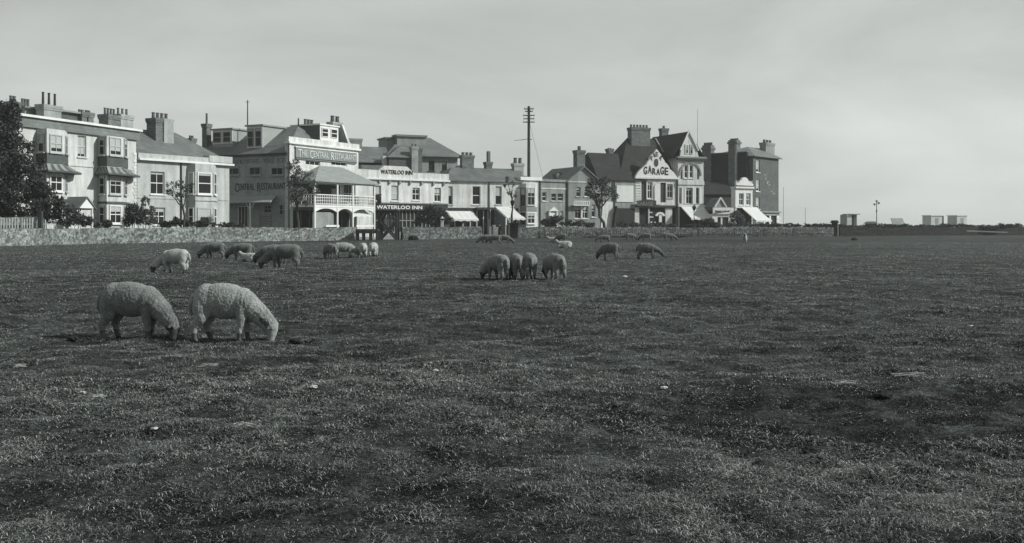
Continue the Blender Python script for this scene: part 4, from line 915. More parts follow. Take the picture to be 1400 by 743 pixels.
# ---- gabled kiosk
B = Bld('kiosk', 'small white kiosk with pointed gable and signboard between the two sun blinds', 'kiosk', 974, 166.0, 1003.5, 167.2)
W = B.W; z0_ = B.Z(988, 293)
B.holes.append((B.X(981), B.X(996), 0, B.Z(988, 297)))
xk = B.X(997); B.wall(0, xk+.4, 3.2, z0_, WHITE); B.slab(B.X(981), B.X(996), .2, .28, 0, B.Z(988, 297), 'doorway', SHADE)
B.slab(B.X(986), B.X(988), .1, .19, 0, B.Z(988, 297), 'door_post', WHITE)
fs = B.slab(0, xk+.2, -.25, -.005, z0_, B.Z(985, 284), 'fascia', WHITE)
q = MB(); xx = .35
while xx < xk-.3: h = random.uniform(.15, .5); q.box(xx, xx+random.uniform(.07, .3), -.28, -.252, z0_+.42-h*.3, z0_+.42+h*.5); xx += random.uniform(.25, .42)
q.build('worn_lettering', LETM, fs)
B.part(MB().add([(.2, -.34, z0_+.1), (xk, -.34, z0_+.5), (xk, -.34, z0_+.62), (.2, -.34, z0_+.2), (.2, -.29, z0_+.1), (xk, -.29, z0_+.5), (xk, -.29, z0_+.62), (.2, -.29, z0_+.2)], [(0,1,2,3),(7,6,5,4),(0,4,5,1),(1,5,6,2),(2,6,7,3),(3,7,4,0)]), 'sloping_board', IRON)
xa, xb, xm = B.X(976.5), B.X(992.5), B.X(984.5); zg0, zg1 = B.Z(985, 283.5), B.Z(985, 270.5)
gp = MB().xprism([(xa+.2, zg0), (xb-.2, zg0), (xm, zg1-.3)], -.1, .3).build('gable', GREYR, B.e)
MB().bar((xa, -.18, zg0), (xm, -.18, zg1), .24).bar((xb, -.18, zg0), (xm, -.18, zg1), .24).build('bargeboard', WHITE, gp)
B.part(MB().add([(xa,-.1,zg0),(xm,-.1,zg1),(xm,3,zg1),(xa,3,zg0),(xb,-.1,zg0),(xb,3,zg0)], [(0,1,2,3),(1,4,5,2)]), 'roof', SLATE)
B.slab(xk+.42, W, .1, .6, -.1, B.Z(1000, 284.5), 'side_pier', WHITE)

# ---- ornate white shop
B = Bld('ornate_shop', 'narrow ornate white shop with scrolled parapet and slanting sun blind', 'shop', 1005.5, 168, 1029, 170)
W = B.W; zt = B.Z(1017, 258)
B.fwin(1010.5, 1017, 264.5, 281, cols=2, fw=.14); B.fwin(1020, 1026.5, 264.5, 281, cols=3, fw=.14)
B.holes.append((.3, W-.2, 0, B.Z(1017, 285)))
B.wall(0, W, 1.0, zt, WHITE); B.slab(.3, W-.2, .2, .28, 0, B.Z(1017, 285), 'shop_glass', SHADE)
B.slab(-.15, W+.15, -.3, 1.0, zt+.002, zt+.3, 'cornice', WHITE); B.slab(-.05, W+.05, -.12, -.001, B.Z(1017, 284.5), B.Z(1017, 282.8), 'sill_band', WHITE)
P = [(1006,255),(1029,255.5),(1029,252.5),(1026.5,252.5),(1025.5,249.5),(1023,249.5),(1021.5,246),(1019,244.2),(1016.5,244),(1014,245.5),(1012.8,248.5),(1010.8,248.5),(1009.5,251.5),(1006,251.5)]
B.part(MB().xprism([(B.X(x), B.Z(1017, y)+.15) for x, y in P], -.15, .3), 'parapet', WHITE)
for p in (1006.5, 1027.5, 1023.5): B.part(MB().tube((B.X(p), .05, B.Z(1017, 252)), (B.X(p), .05, B.Z(1017, 249)), .2, .1).tube((B.X(p), .05, B.Z(1017, 249.2)), (B.X(p), .05, B.Z(1017, 247.4)), .16, .2), 'urn', WHITE)
B.awning(B.X(1013.5), B.X(1035), B.Z(1025, 283.5), B.Z(1040, 301.5, -3.4), 3.4)
B.part(MB().tube((B.X(1034.5, -3.3), -3.3, 0), (B.X(1034.5, -3.3), -3.3, B.Z(1034, 301, -3.3)), .06), 'blind_post', WHITE)

# ------------------------------------------------------------------ sheep
def wool_mat(name, v, dark):
    m = bpy.data.materials.new(name); m.use_nodes = True; nt = m.node_tree; n = nt.nodes; l = nt.links
    b = n['Principled BSDF']; b.inputs['Roughness'].default_value = .95; b.inputs['Specular IOR Level'].default_value = .05
    b.inputs['Sheen Weight'].default_value = .25; b.inputs['Sheen Roughness'].default_value = .6
    tc = n.new('ShaderNodeTexCoord')
    a = n.new('ShaderNodeTexNoise'); a.inputs['Scale'].default_value = 3.2; a.inputs['Detail'].default_value = 5; a.inputs['Roughness'].default_value = .7; l.new(tc.outputs['Object'], a.inputs['Vector'])
    r = n.new('ShaderNodeValToRGB'); r.color_ramp.elements[0].position = .30; r.color_ramp.elements[1].position = .66
    r.color_ramp.elements[0].color = tint(v*.55); r.color_ramp.elements[1].color = tint(v*1.25); l.new(a.outputs['Fac'], r.inputs[0])
    c = n.new('ShaderNodeTexNoise'); c.inputs['Scale'].default_value = 55; c.inputs['Detail'].default_value = 3; c.inputs['Distortion'].default_value = 1.5; l.new(tc.outputs['Object'], c.inputs['Vector'])
    r2 = n.new('ShaderNodeMapRange'); l.new(c.outputs['Fac'], r2.inputs['Value'])
    for k, q in zip(('From Min','From Max','To Min','To Max'), (.35, .65, .55, 1.3)): r2.inputs[k].default_value = q
    cc = n.new('ShaderNodeCombineColor'); 
    for k in range(3): l.new(r2.outputs[0], cc.inputs[k])
    mx = n.new('ShaderNodeMix'); mx.data_type = 'RGBA'; mx.blend_type = 'MULTIPLY'; mx.inputs['Factor'].default_value = 1
    l.new(r.outputs[0], mx.inputs['A']); l.new(cc.outputs[0], mx.inputs['B']); l.new(mx.outputs['Result'], b.inputs['Base Color'])
    bp = n.new('ShaderNodeBump'); bp.inputs['Strength'].default_value = .8; bp.inputs['Distance'].default_value = .015; l.new(c.outputs['Fac'], bp.inputs['Height']); l.new(bp.outputs['Normal'], b.inputs['Normal'])
    return m
WOOL = wool_mat('wool', .27, 0); WOOLN = wool_mat('dull_wool', .165, 0); WOOLP = wool_mat('pale_wool', .36, 0); WOOLG = wool_mat('grey_wool', .115, 0)
FACE = mat('short_face_hair', .27, rough=.8, vary=.2, vscale=8); FACED = mat('dark_face_hair', .045, rough=.7, vary=.3, vscale=8); LEGM = mat('leg_hair', .07, vary=.3, vscale=8); HOOF = mat('hoof', .02)
EYE_M = mat('eye', .006, rough=.1, spec=.6)

def ell(bm, c, r, rot=(0,0,0), seg=20):
    m = Matrix.Translation(c) @ Matrix.Rotation(rot[2], 4, 'Z') @ Matrix.Rotation(rot[1], 4, 'Y') @ Matrix.Rotation(rot[0], 4, 'X') @ Matrix.Diagonal((*r, 1))
    bmesh.ops.create_uvsphere(bm, u_segments=seg, v_segments=seg//2+2, radius=1, matrix=m)
def limb(bm, pts):
    for (p0, r0), (p1, r1) in zip(pts, pts[1:]):
        a, b = Vector(p0), Vector(p1); d = b-a; q = d.to_track_quat('Z', 'Y').to_matrix().to_4x4()
        bmesh.ops.create_cone(bm, cap_ends=True, segments=14, radius1=r0, radius2=r1, depth=d.length, matrix=Matrix.Translation((a+b)/2) @ q)
        ell(bm, a, (r0,)*3, seg=12); ell(bm, b, (r1,)*3, seg=12)
def sheep_mesh(pose, vox, seed, amp=.010, fat=1.0, face='pale', neck_y=0.0, lift=0.0, step=(0, 0, 0, 0)):
    """one continuous body grown from overlapping masses; x points the way the sheep faces"""
    bm = bmesh.new(); f = fat
    if pose == 'lie':
        ell(bm, (-.05, 0, .26), (.46, .24*f, .24)); ell(bm, (-.32, 0, .25), (.24, .25*f, .24)); ell(bm, (.25, 0, .26), (.22, .2*f, .23))
        limb(bm, [((.34, 0, .33), .15), ((.50, neck_y*.5, .48), .095)]); limb(bm, [((.52, neck_y*.6, .52), .085), ((.66, neck_y, .45), .048)]); hd = Vector((.52, neck_y*.6, .52)); nose = Vector((.66, neck_y, .45))
        for s in (-1, 1):
            limb(bm, [((-.30, s*.20, .18), .13), ((-.05, s*.27, .07), .05), ((-.25, s*.30, .05), .035)]); limb(bm, [((.30, s*.16, .16), .09), ((.48, s*.17, .07), .04), ((.34, s*.20, .04), .032)])
            ell(bm, (.49, neck_y*.5+s*.10, .53), (.03, .065, .018), (0, 0, -s*.3), 10)
    else:
        ell(bm, (-.08, 0, .615), (.49, .225*f, .242)); ell(bm, (-.36, 0, .60), (.24, .215*f, .245)); ell(bm, (.26, 0, .570), (.24, .195*f, .228)); ell(bm, (-.02, 0, .54), (.36, .20*f, .21))
        fl = lift
        if pose == 'graze':
            hd = Vector((.82, neck_y, .225+fl)); nose = Vector((.80, neck_y*1.3, .06+fl)); n0 = Vector((.32, 0, .57)); nm = Vector((.60, neck_y*.5, .40+fl*.5))
            limb(bm, [(n0, .200), (nm, .158), (hd+Vector((-.03, 0, .02)), .132)])
            ell(bm, (.47, neck_y*.3, .43), (.18, .12, .14))
        elif pose == 'reach':
            hd = Vector((.80, neck_y, .40)); nose = Vector((.95, neck_y, .22)); limb(bm, [(Vector((.34, 0, .58)), .18), (Vector((.58, 0, .52)), .13), (hd, .10)])
        else:
            hd = Vector((.60, neck_y, .86)); nose = Vector((.78, neck_y*1.4, .76)); limb(bm, [(Vector((.32, 0, .60)), .18), (Vector((.47, neck_y*.5, .74)), .13), (hd, .10)])
        ax = (nose-hd).normalized(); limb(bm, [(hd, .108), (hd+(nose-hd)*.5, .090), (nose, .064)])
        side = Vector((0, 1, 0)); up = ax.cross(side).normalized()
        for s in (-1, 1):
            c = hd-ax*.02+side*s*.115-up*.0; ell(bm, c+side*s*.02-Vector((.01, 0, .01)), (.036, .085, .016), (s*-.45, .5, s*.35), 12)
        H = [(-.44, .13, step[0]), (-.44, -.13, step[1])]; Q = [(.29, .12, step[2]), (.29, -.12, step[3])]
        for x, y, st in H:
            s = 1 if y > 0 else -1
            ell(bm, (x+.02+st*.2, y, .49), (.14, .098, .19), (0, -.12, 0), 14)
            limb(bm, [((x+.05+st*.3, y, .37), .105), ((x-.045+st*.75, y*1.02, .235), .066), ((x-.015+st, y*1.05, .08), .043), ((x+.01+st, y*1.05, .022), .043)])
        for x, y, st in Q:
            ell(bm, (x, y*1.02, .49), (.10, .08, .17), (0, .1, 0), 14)
            limb(bm, [((x+.01, y, .36), .088), ((x+st*.5, y*1.0, .22), .060), ((x-.01+st, y*1.0, .07), .038), ((x+.01+st, y, .022), .040)])
        limb(bm, [((-.60, 0, .66), .055), ((-.655, 0, .50), .045), ((-.64, 0, .40), .028)])
    me = bpy.data.meshes.new('tmp'); bm.to_mesh(me); bm.free(); o = bpy.data.objects.new('tmp', me); COL.objects.link(o)
    r = o.modifiers.new('r', 'REMESH'); r.mode = 'VOXEL'; r.voxel_size = vox; r.use_smooth_shade = True
    sm = o.modifiers.new('s', 'SMOOTH'); sm.factor = .5; sm.iterations = 4 if vox < .02 else 2
    dg = bpy.context.evaluated_depsgraph_get(); m2 = bpy.data.meshes.new_from_object(o.evaluated_get(dg)); bpy.data.objects.remove(o); bpy.data.meshes.remove(me)
    n = len(m2.vertices); co = np.zeros(n*3); m2.vertices.foreach_get('co', co); co = co.reshape(-1, 3); no = np.zeros(n*3); m2.vertex_normals.foreach_get('vector', no); no = no.reshape(-1, 3)
    hv, nv_ = np.array(hd), np.array(nose); ax = (nv_-hv)/np.linalg.norm(nv_-hv); t = (co-hv)@ax; rd = np.linalg.norm(co-hv-t[:, None]*ax, axis=1)
    fc = (t > .035) & (rd < .16) & (co[:, 0] > hv[0]-.15)
    leg = (co[:, 2] < .15) & ~((rd < .2) & (t > -.3)) if pose != 'lie' else co[:, 2] < .03
    wool = (~fc) & (~leg); x, y, z = co.T
    k = .019
    d = (fbm(x/k, y/k, z/k, 3, seed)-.5)*2; folds = np.sin((x*.9-z*.55+.3*(fbm(x*4, y*4, z*4, 2, seed+5)-.5))*2*PI/.085)*.35*np.clip((x-.05)*3, 0, 1) if pose != 'lie' else 0
    big = (fbm(x/.16, y/.16, z/.16, 2, seed+9)-.5)*1.1
    co = co+no*((d*1.0+folds*1.0+big*1.3)*amp*wool+(fbm(x/.03, y/.03, z/.03, 2, seed+3)-.5)*.004)[:, None]
    m2.vertices.foreach_set('co', co.reshape(-1)); m2.materials.clear()
    for q in (WOOL, FACE if face == 'pale' else FACED, LEGM, HOOF): m2.materials.append(q)
    ci = np.zeros(len(m2.polygons)*3); m2.polygons.foreach_get('center', ci); ci = ci.reshape(-1, 3); t = (ci-hv)@ax; rd = np.linalg.norm(ci-hv-t[:, None]*ax, axis=1)
    fc = (t > .035+.02*np.sin(ci[:, 1]*60)) & (rd < .16) & (ci[:, 0] > hv[0]-.15)
    ear = (np.abs(ci[:, 1]-hv[1]) > .125) & (np.abs(t) < .11) & (rd < .25) & (ci[:, 0] > .6)
    mi = np.zeros(len(ci), int); 
    if pose != 'lie': mi[(ci[:, 2] < .14) & ~((rd < .2) & (t > -.3))] = 2; mi[(ci[:, 2] < .035) & (ci[:, 0] < .5)] = 3
    mi[fc] = 1
    if pose != 'lie': mi[ear] = 2
    m2.polygons.foreach_set('material_index', mi); m2.polygons.foreach_set('use_smooth', [True]*len(mi)); m2.name = 'sheep'; m2.update()
    eyes = []
    sd = Vector((0, 1, 0)); axv = (nose-hd).normalized(); up = sd.cross(axv)*-1
    for s in (-1, 1): eyes.append(hd+axv*.07+sd*s*.072)
    return m2, eyes
def eye_mesh():
    bm = bmesh.new(); bmesh.ops.create_uvsphere(bm, u_segments=10, v_segments=8, radius=.02); me = bpy.data.meshes.new('eye'); bm.to_mesh(me); bm.free(); me.materials.append(EYE_M); return me
EYEM = eye_mesh()
PAL = {}
def sheep(kind, px, py, head, scale, label, group=None, cat='sheep', wm=None, name='sheep', off=(0, 0)):
    me, eyes = kind
    if wm:
        k = (me.name, wm.name)
        if k not in PAL: PAL[k] = me.copy(); PAL[k].materials[0] = wm
        me = PAL[k]
    o = bpy.data.objects.new(name, me); COL.objects.link(o); p = ground_pt(px, py)+Vector((off[0], off[1], 0)); o.location = (p.x, p.y, hz(p.x, p.y)-.012)
    sxy = scale if isinstance(scale, (int, float)) else scale[0]; sz = scale if isinstance(scale, (int, float)) else scale[1]
    o.scale = (sxy, sxy, sz); o.rotation_euler = (0, 0, math.radians(head)); tag(o, label, cat, group)
    if p.y < 60:
        for e in eyes: q = bpy.data.objects.new('eye', EYEM); COL.objects.link(q); q.parent = o; q.location = e
    return o
KA = sheep_mesh('graze', .009, 1, .010, 1.08, 'dark', neck_y=-.10, step=(.06, -.06, -.04, .05))
KB = sheep_mesh('graze', .009, 2, .010, 1.02, 'pale', neck_y=-.03, step=(.10, -.08, .05, -.03))
KC = sheep_mesh('graze', .02, 3, .014, 1.12, 'dark', neck_y=.10, step=(-.05, .06, .04, -.05))
KD = sheep_mesh('graze', .02, 4, .014, 1.05, 'dark', neck_y=-.12, step=(.05, -.03, -.06, .04), lift=.03)
KE = sheep_mesh('stand', .022, 5, .013, 1.05, 'dark', neck_y=.05, step=(.03, -.03, .02, 0))
KF = sheep_mesh('lie', .02, 6, .010, 1.0, 'pale', neck_y=.08)
KG = sheep_mesh('reach', .02, 7, .012, 1.0, 'dark', neck_y=.0, step=(-.12, -.02, .12, .02))
N1, N2 = 'near pair of grazing sheep', 'flock grazing across the field'
sheep(KA, 183, 460, -9, (.83, .98), 'darker near sheep with head down beside the paler one, leftmost of the near pair', N1, wm=WOOLN)
sheep(KB, 310.5, 461, -3, (.82, 1.0), 'near paler woolly sheep grazing with a light muzzle, largest in the field', N1)
sheep(KC, 238, 373.5, 164, (.93, .98), 'lone pale backed sheep grazing leftwards behind the near pair', N2, wm=WOOLP)
sheep(KC, 293, 353, 172, .93, 'dark sheep grazing near the flint wall, left of the resting lamb', N2, wm=WOOLG)
sheep(KD, 330, 354.5, 176, .93, 'sheep grazing directly behind the pale lying lamb', N2, wm=WOOLG)
sheep(KF, 340, 357.5, 165, .80, 'small pale lamb lying in front of a grazing sheep near the flint wall', N2, 'lamb', WOOLP, 'lamb')
sheep(KD, 373, 361, 182, .95, 'dark sheep half hidden behind a bigger one, right of the resting lamb', N2, wm=WOOLG)
sheep(KC, 389, 366, 171, 1.10, 'big dark sheep with head down, in front of a half hidden one', N2, wm=WOOLG)
sheep(KD, 451, 353, 128, .88, 'dark sheep seen from behind at the left of the group below the veranda', N2, wm=WOOLG)
sheep(KB, 471, 352, 6, .92, 'sheep grazing rightwards in the group below the veranda', N2)
sheep(KD, 496.5, 352, 100, .88, 'pale rumped sheep from behind, right of the one grazing rightwards', N2, wm=WOOLP)
sheep(KC, 511, 351, 88, .90, 'pale sheep from behind, rightmost of the group below the veranda', N2, wm=WOOLP)
G3 = 'four sheep seen from behind in a row'
WOOLM = wool_mat('mid_wool', .17, 0)
sheep(KC, 680, 384.5, 122, (.84, .88), 'sheep from behind with its dark head low, leftmost of the row of four', G3, wm=WOOLM)
sheep(KD, 704, 384, 106, (.82, .88), 'second sheep of the row of four seen from behind', G3, wm=WOOLM)
sheep(KC, 723, 384, 98, (.84, .9), 'third sheep of the row of four, lifted rump toward the gap', G3, wm=WOOLM)
sheep(KD, 757, 385.5, 116, (.86, .9), 'sheep standing a little apart at the right of the row of four', G3, wm=WOOLM)
for px, py, h, k, lb in ((664, 333, 175, KC, 'leftmost of the three dark sheep bunched before the gateway'), (676, 333.5, 168, KD, 'middle one of the three dark sheep bunched before the gateway'), (690, 333.3, -8, KC, 'rightmost of the three dark sheep bunched before the gateway')):
    sheep(k, px, py, h, .92, lb, 'dark sheep bunched before the gateway', wm=WOOLG)
sheep(KF, 756, 331.5, 170, 1.0, 'small resting sheep just left of a dark standing one below the grey houses', N2, wm=WOOLP)
sheep(KC, 768, 332.5, 140, 1.0, 'dark standing sheep behind two lying ones below the grey houses', N2, wm=WOOLG)
sheep(KF, 771, 339.5, 175, 1.05, 'pale sheep lying flat in front of a dark standing one', N2, wm=WOOLP)
sheep(KG, 826, 332, 182, .85, 'thin dark sheep walking leftwards near the railing under the leaning tree', N2, wm=WOOLG)
sheep(KD, 833, 356, 160, (.74, .95), 'sheep grazing leftwards in mid field below the leaning tree', N2, wm=WOOLG)
sheep(KG, 885, 354, -10, (.80, .96), 'sheep stretching forward to graze rightwards below the garage', N2, wm=WOOLG)
sheep(KD, 883, 329.5, 170, .95, 'far sheep near the railing in front of the garage sign arch', N2, wm=WOOLG)
sheep(KC, 862, 328.5, 10, .9, 'far dark sheep left of the garage doors near the railing', N2, wm=WOOLG)
sheep(KD, 915, 329.3, 8, .95, 'far dark sheep below the gabled shop awning by the railing', N2, wm=WOOLG)
sheep(KE, 1018, 333, 255, .95, 'lone pale sheep standing far off below the brick corner house', N2, wm=WOOLP)

# ------------------------------------------------------------------ trees and shrubs
def crown_mesh(clumps, n, size, seed, up=.3):
    """leaf sized faces spread through the clumps' volume, thicker near their skins"""
    rng = np.random.default_rng(seed); c = np.array([k[0] for k in clumps]); r = np.array([k[1] for k in clumps], float)
    vol = np.prod(r, axis=1)**.8; idx = rng.choice(len(c), n, p=vol/vol.sum()); d = rng.normal(size=(n, 3)); d /= np.linalg.norm(d, axis=1)[:, None]
    rad = rng.uniform(.15, 1, n)**.45*rng.uniform(.8, 1.12, n); P = c[idx]+d*r[idx]*rad[:, None]
    g = fbm(P[:, 0]/.55, P[:, 1]/.55, P[:, 2]/.55, 2, seed); P = P[g > .40]; n = len(P)
    a = rng.normal(size=(n, 3)); a /= np.linalg.norm(a, axis=1)[:, None]; b = np.cross(a, rng.normal(size=(n, 3))); b /= np.linalg.norm(b, axis=1)[:, None]
    s = size*rng.uniform(.5, 1.3, n)[:, None]
    V = np.stack([P-a*s, P+b*s*.5, P+a*s, P-b*s*.5], 1).reshape(-1, 3); V[:, 2] = np.maximum(V[:, 2], .02)
    me = bpy.data.meshes.new('crown'); me.vertices.add(4*n); me.vertices.foreach_set('co', V.reshape(-1)); me.loops.add(4*n); me.loops.foreach_set('vertex_index', np.arange(4*n, dtype=np.int32))
    me.polygons.add(n); me.polygons.foreach_set('loop_start', np.arange(n, dtype=np.int32)*4); me.update(calc_edges=True); return me
def tree(name, label, pos, ends, trunk_r, clumps, nleaf, leaf, lm, cat='tree', trunk0=(0, 0, -.1), fork=None, group=None, seed=1, limbs=True, jit=.5):
    e = empty(name, pos); tag(e, label, cat, group); rnd = random.Random(seed)
    mb = MB(); fork = fork or (0, 0, 1.5)
    def bough(p, q, r0, r1, depth):
        p, q = Vector(p), Vector(q); n = 4; last = p; lr = r0; L = (q-p).length
        for k in range(1, n+1):
            t = k/n; w_ = p.lerp(q, t)+Vector((rnd.uniform(-1, 1), rnd.uniform(-1, 1), rnd.uniform(-.4, .4)))*L*.05*(k < n); r = r0+(r1-r0)*t
            mb.tube(last, w_, lr, r, 7, cap=False); last = w_; lr = r
            if depth > 0 and k >= 2:
                for _ in range(2):
                    d = Vector((rnd.uniform(-1, 1), rnd.uniform(-1, 1), rnd.uniform(-.1, .9))).normalized(); bough(w_, w_+d*L*.42, r*.55, r*.2, depth-1)
    bough(trunk0, fork, trunk_r, trunk_r*.75, 0)
    for q in ends: bough(fork, q, trunk_r*.6, trunk_r*.12, 1 if limbs else 0)
    mb.build('trunk', BARK, e)
    me = crown_mesh(clumps, nleaf, leaf, seed); me.materials.append(lm); o = bpy.data.objects.new('crown', me); COL.objects.link(o); o.parent = e
    return e
def clumps_px(d, items, dy=1.5, ref=None):   # items: px, py, half width px, half height px
    out = []
    for i, (px, py, a, b) in enumerate(items):
        dd = d+((i*37) % 7-3)/3*dy*.5; out.append((((px-CX)/F*dd-ref[0], dd-ref[1], zat(py, dd)), (a/F*dd, max(a, b)/F*dd*.8, b/F*dd)))
    return out
# great evergreen at the far left
d = 85.5; ref = at_d(8, d)
it = [(-30,190,34,40),(0,175,26,34),(14,160,14,22),(-20,150,26,24),(5,210,30,36),(24,205,12,26),(30,240,20,30),(8,262,36,30),(-30,260,40,40),(48,262,20,22),(62,272,20,20),(44,290,26,20),(72,290,16,16),(10,294,40,16),(40,225,10,16),(84,288,12,12),(100,292,12,12),(-60,220,30,60),(20,150,8,14),(92,303,14,6),(52,240,9,12),(58,256,12,10),(78,276,12,10),(56,222,5,8),(44,200,6,10)]
tree('evergreen_tree', 'great dark evergreen tree covering the left end of the villa', ref, [(-1, 0, 6), (1, .5, 6.5), (-2, .4, 8), (.6, 0, 9)], .42, clumps_px(d, it, 1.6, ref), 38000, .15, LEAFD, fork=(0, 0, 3.5), seed=11)
def px_tree(name, label, base_px, d, crown, fork, ends, tr, n, leaf, lm, seed, trunk_off=(0, 0), **k):
    ref = at_d(base_px, d); P = lambda px, py, dy=0: ((px-CX)/F*(d+dy)-ref[0], dy, zat(py, d+dy))
    return tree(name, label, ref, [P(*q) for q in ends], tr, clumps_px(d, crown, 1.0, ref), n, leaf, lm, fork=P(*fork), seed=seed, **k)
px_tree('street_tree', 'small sparse tree with thin leaning trunk before the two storey house', 254, 101.5,
    [(238,254,9,5),(232,262,6,5),(246,250,6,4),(254,258,8,6),(240,266,8,4),(262,254,5,4),(230,252,4,4),(252,268,6,3)], (250, 284), [(236, 256, .3), (246, 252, -.3), (258, 256, .2), (230, 262, 0)], .13, 760, .13, LEAF, 21)
px_tree('street_tree', 'leafy tree standing before the corner of the restaurant veranda', 406, 112,
    [(402,232,10,9),(412,242,14,10),(398,248,9,10),(424,240,8,7),(408,262,14,8),(428,252,8,6),(400,272,9,7),(416,276,10,6),(395,228,5,6),(404,221,6,5),(432,262,6,6)], (406, 282), [(400, 240, .5), (412, 236, -.5), (424, 250, .2), (398, 262, 0)], .17, 2500, .14, LEAFP, 22)
px_tree('street_tree', 'thin pruned young tree in front of the narrow white house', 702, 128,
    [(694,246,4,4),(700,252,4,5),(690,254,3,3),(706,268,4,3),(697,264,4,3),(708,258,3,3),(693,243,3,2)], (700, 272), [(694, 247, .2), (700, 252, -.2), (706, 264, .3), (690, 256, 0)], .13, 420, .13, LEAF, 23)
px_tree('street_tree', 'dark leaning tree in front of the gabled grey house', 828, 141,
    [(816,252,12,8),(828,262,12,8),(806,258,7,8),(838,268,9,7),(812,268,10,5),(826,248,10,7),(840,258,6,5),(806,248,6,5),(820,275,8,4)], (819, 286), [(812, 258, .4), (824, 254, -.4), (838, 266, .3), (806, 264, 0)], .24, 2600, .14, LEAFD, 24)
def shrub(label, px, d, items, n, lm, seed, leaf=.13, name='shrub', cat='shrub', group=None):
    ref = at_d(px, d); e = empty(name, ref); tag(e, label, cat, group); mb = MB(); rnd = random.Random(seed)
    cl = clumps_px(d, items, .8, ref)
    for c, r in cl[:14]:
        mb.tube((c[0]*.7, c[1]*.7, -.1), (c[0], c[1], c[2]), .045, .015, 6)
    mb.build('stem', BARK, e); me = crown_mesh(cl, n, leaf, seed); me.materials.append(lm); me.name = 'foliage'; o = bpy.data.objects.new('foliage', me); COL.objects.link(o); o.parent = e; return e
shrub('rounded dark bush between the villa bay and the stucco house', 184, 98.5, [(180,290,9,12),(176,302,8,9),(190,298,9,10),(184,283,6,6)], 2600, LEAFD, 31)
shrub('pale flowering bush before the low window of the stucco house', 200, 99.5, [(199,276,6,8),(206,288,7,8),(195,290,6,10),(212,296,6,6),(204,302,10,6)], 1700, LEAFP, 32)
shrub('dark undergrowth behind the flint wall below the porch', 120, 94, [(100,300,10,9),(116,302,12,8),(132,304,10,7),(146,306,8,6),(108,294,7,7)], 2600, LEAFD, 33)
shrub('low clipped hedge behind the flint wall before the canted bay', 250, 102.5, [(226,307,10,5),(240,304,10,6),(256,305,10,6),(272,307,10,5),(288,308,9,4),(240,299,4,3)], 2400, LEAFD, 34, name='hedge', cat='hedge')
shrub('low hedge behind the flint wall beside the restaurant side', 318, 108, [(304,308,8,4),(316,308,8,4),(328,309,7,3)], 1000, LEAFD, 35, name='hedge', cat='hedge')
shrub('large dark bush in front of the inn beside the white lantern pillar', 588, 131, [(590,288,12,9),(580,298,12,10),(600,294,12,10),(594,303,16,8),(612,302,10,7),(572,304,8,6)], 5200, LEAFD, 36)
shrub('dark rounded bush against the foot of the weathered wall right of the trestle', 565, 110, [(565,325.5,5,4),(561,327,3,3),(569,327,3,3)], 900, LEAFD, 37, leaf=.1)
shrub('thick dark hedge in front of the grey house with the pediment', 760, 138, [(746,304,8,5),(758,300,9,6),(770,303,9,6),(782,305,9,5),(794,306,8,5),(806,308,8,4),(752,308,10,4)], 4200, LEAFD, 38, name='hedge', cat='hedge')
shrub('dark bush behind the wall left of the kiosk', 972, 152, [(970,303,8,5),(977,306,6,4),(962,306,6,4)], 1500, LEAFD, 39)
shrub('dark climbing bush beside the slanting blind of the ornate shop', 1006, 160, [(1004,297,8,8),(1012,300,8,8),(1000,304,8,5),(1016,304,6,5),(1008,291,5,4)], 2600, LEAF, 40)
shrub('low dark bushes behind the wall before the garage doors', 880, 150, [(852,307,10,4),(868,308,9,4),(884,308,9,3),(902,308,9,3),(918,309,8,3)], 2600, LEAFD, 41, name='hedge', cat='hedge')
items = [(p, 308.2+.8*math.sin(p*.7), 8, 2.9+.9*math.sin(p*.31)) for p in range(944, 1140, 9)]
shrub('long low hedge along the top of the wall toward the sea front pier', 1045, 157, items, 11000, LEAFD, 42, name='hedge', cat='hedge', leaf=.16)
items = [(p, 309.6+.8*math.sin(p*.5), 9, 2.3+1.3*math.sin(p*.23)+max(0, (p-1330)/60)) for p in range(1150, 1400, 11)]
shrub('scrubby low growth behind the mossy field wall', 1270, 164, items, 9000, LEAFD, 43, name='scrub', cat='scrub', leaf=.15)
items = [(p, 325.0+.6*math.sin(p*.9), 9, 2.3+.8*math.sin(p*.37)) for p in (772, 782, 793, 806, 812, 843, 852, 868, 897, 902, 926, 934)]
shrub('tussocks of rough weeds at the foot of the railing', 840, 132, items, 7500, LEAFD, 44, name='rough_weeds', cat='weeds', leaf=.1)

# ------------------------------------------------------------------ poles, lamps, trestle and small things
d = 158; e = empty('telegraph_pole', at_d(723, d)); tag(e, 'tall telegraph pole with crossarms rising behind the terrace roofs', 'telegraph pole')
H = zat(145.5, d); MB().tube((0, 0, -.1), (0, 0, H), .3, .2, 10).build('pole', TIMBER, e)
for py, w_ in ((149.5, .78), (153, .6), (158.5, .9), (163, .85), (167.5, .9)):
    z = zat(py, d); a = MB().box(-w_, w_, -.3, -.2, z-.07, z+.07).build('crossarm', TIMBER, e)
    for x in (-w_*.9, -w_*.45, w_*.45, w_*.9): MB().tube((x, -.25, z+.07), (x, -.25, z+.28), .05, .04, 6).build('insulator', STONEP, a)
MB().tube((0, .1, zat(190, d)), (-1.2, .1, zat(191.5, d)), .04).tube((-1.2, .1, zat(191.5, d)), (-2.3, .1, zat(192.5, d)), .03).tube((0, 0, zat(191, d)), (.5, 0, zat(191, d)), .05).build('bracket', IRON, e)
MB().tube((.1, 0, zat(168, d)), (2.2, 3, zat(240, d)), .018).build('stay_wire', IRON, e)
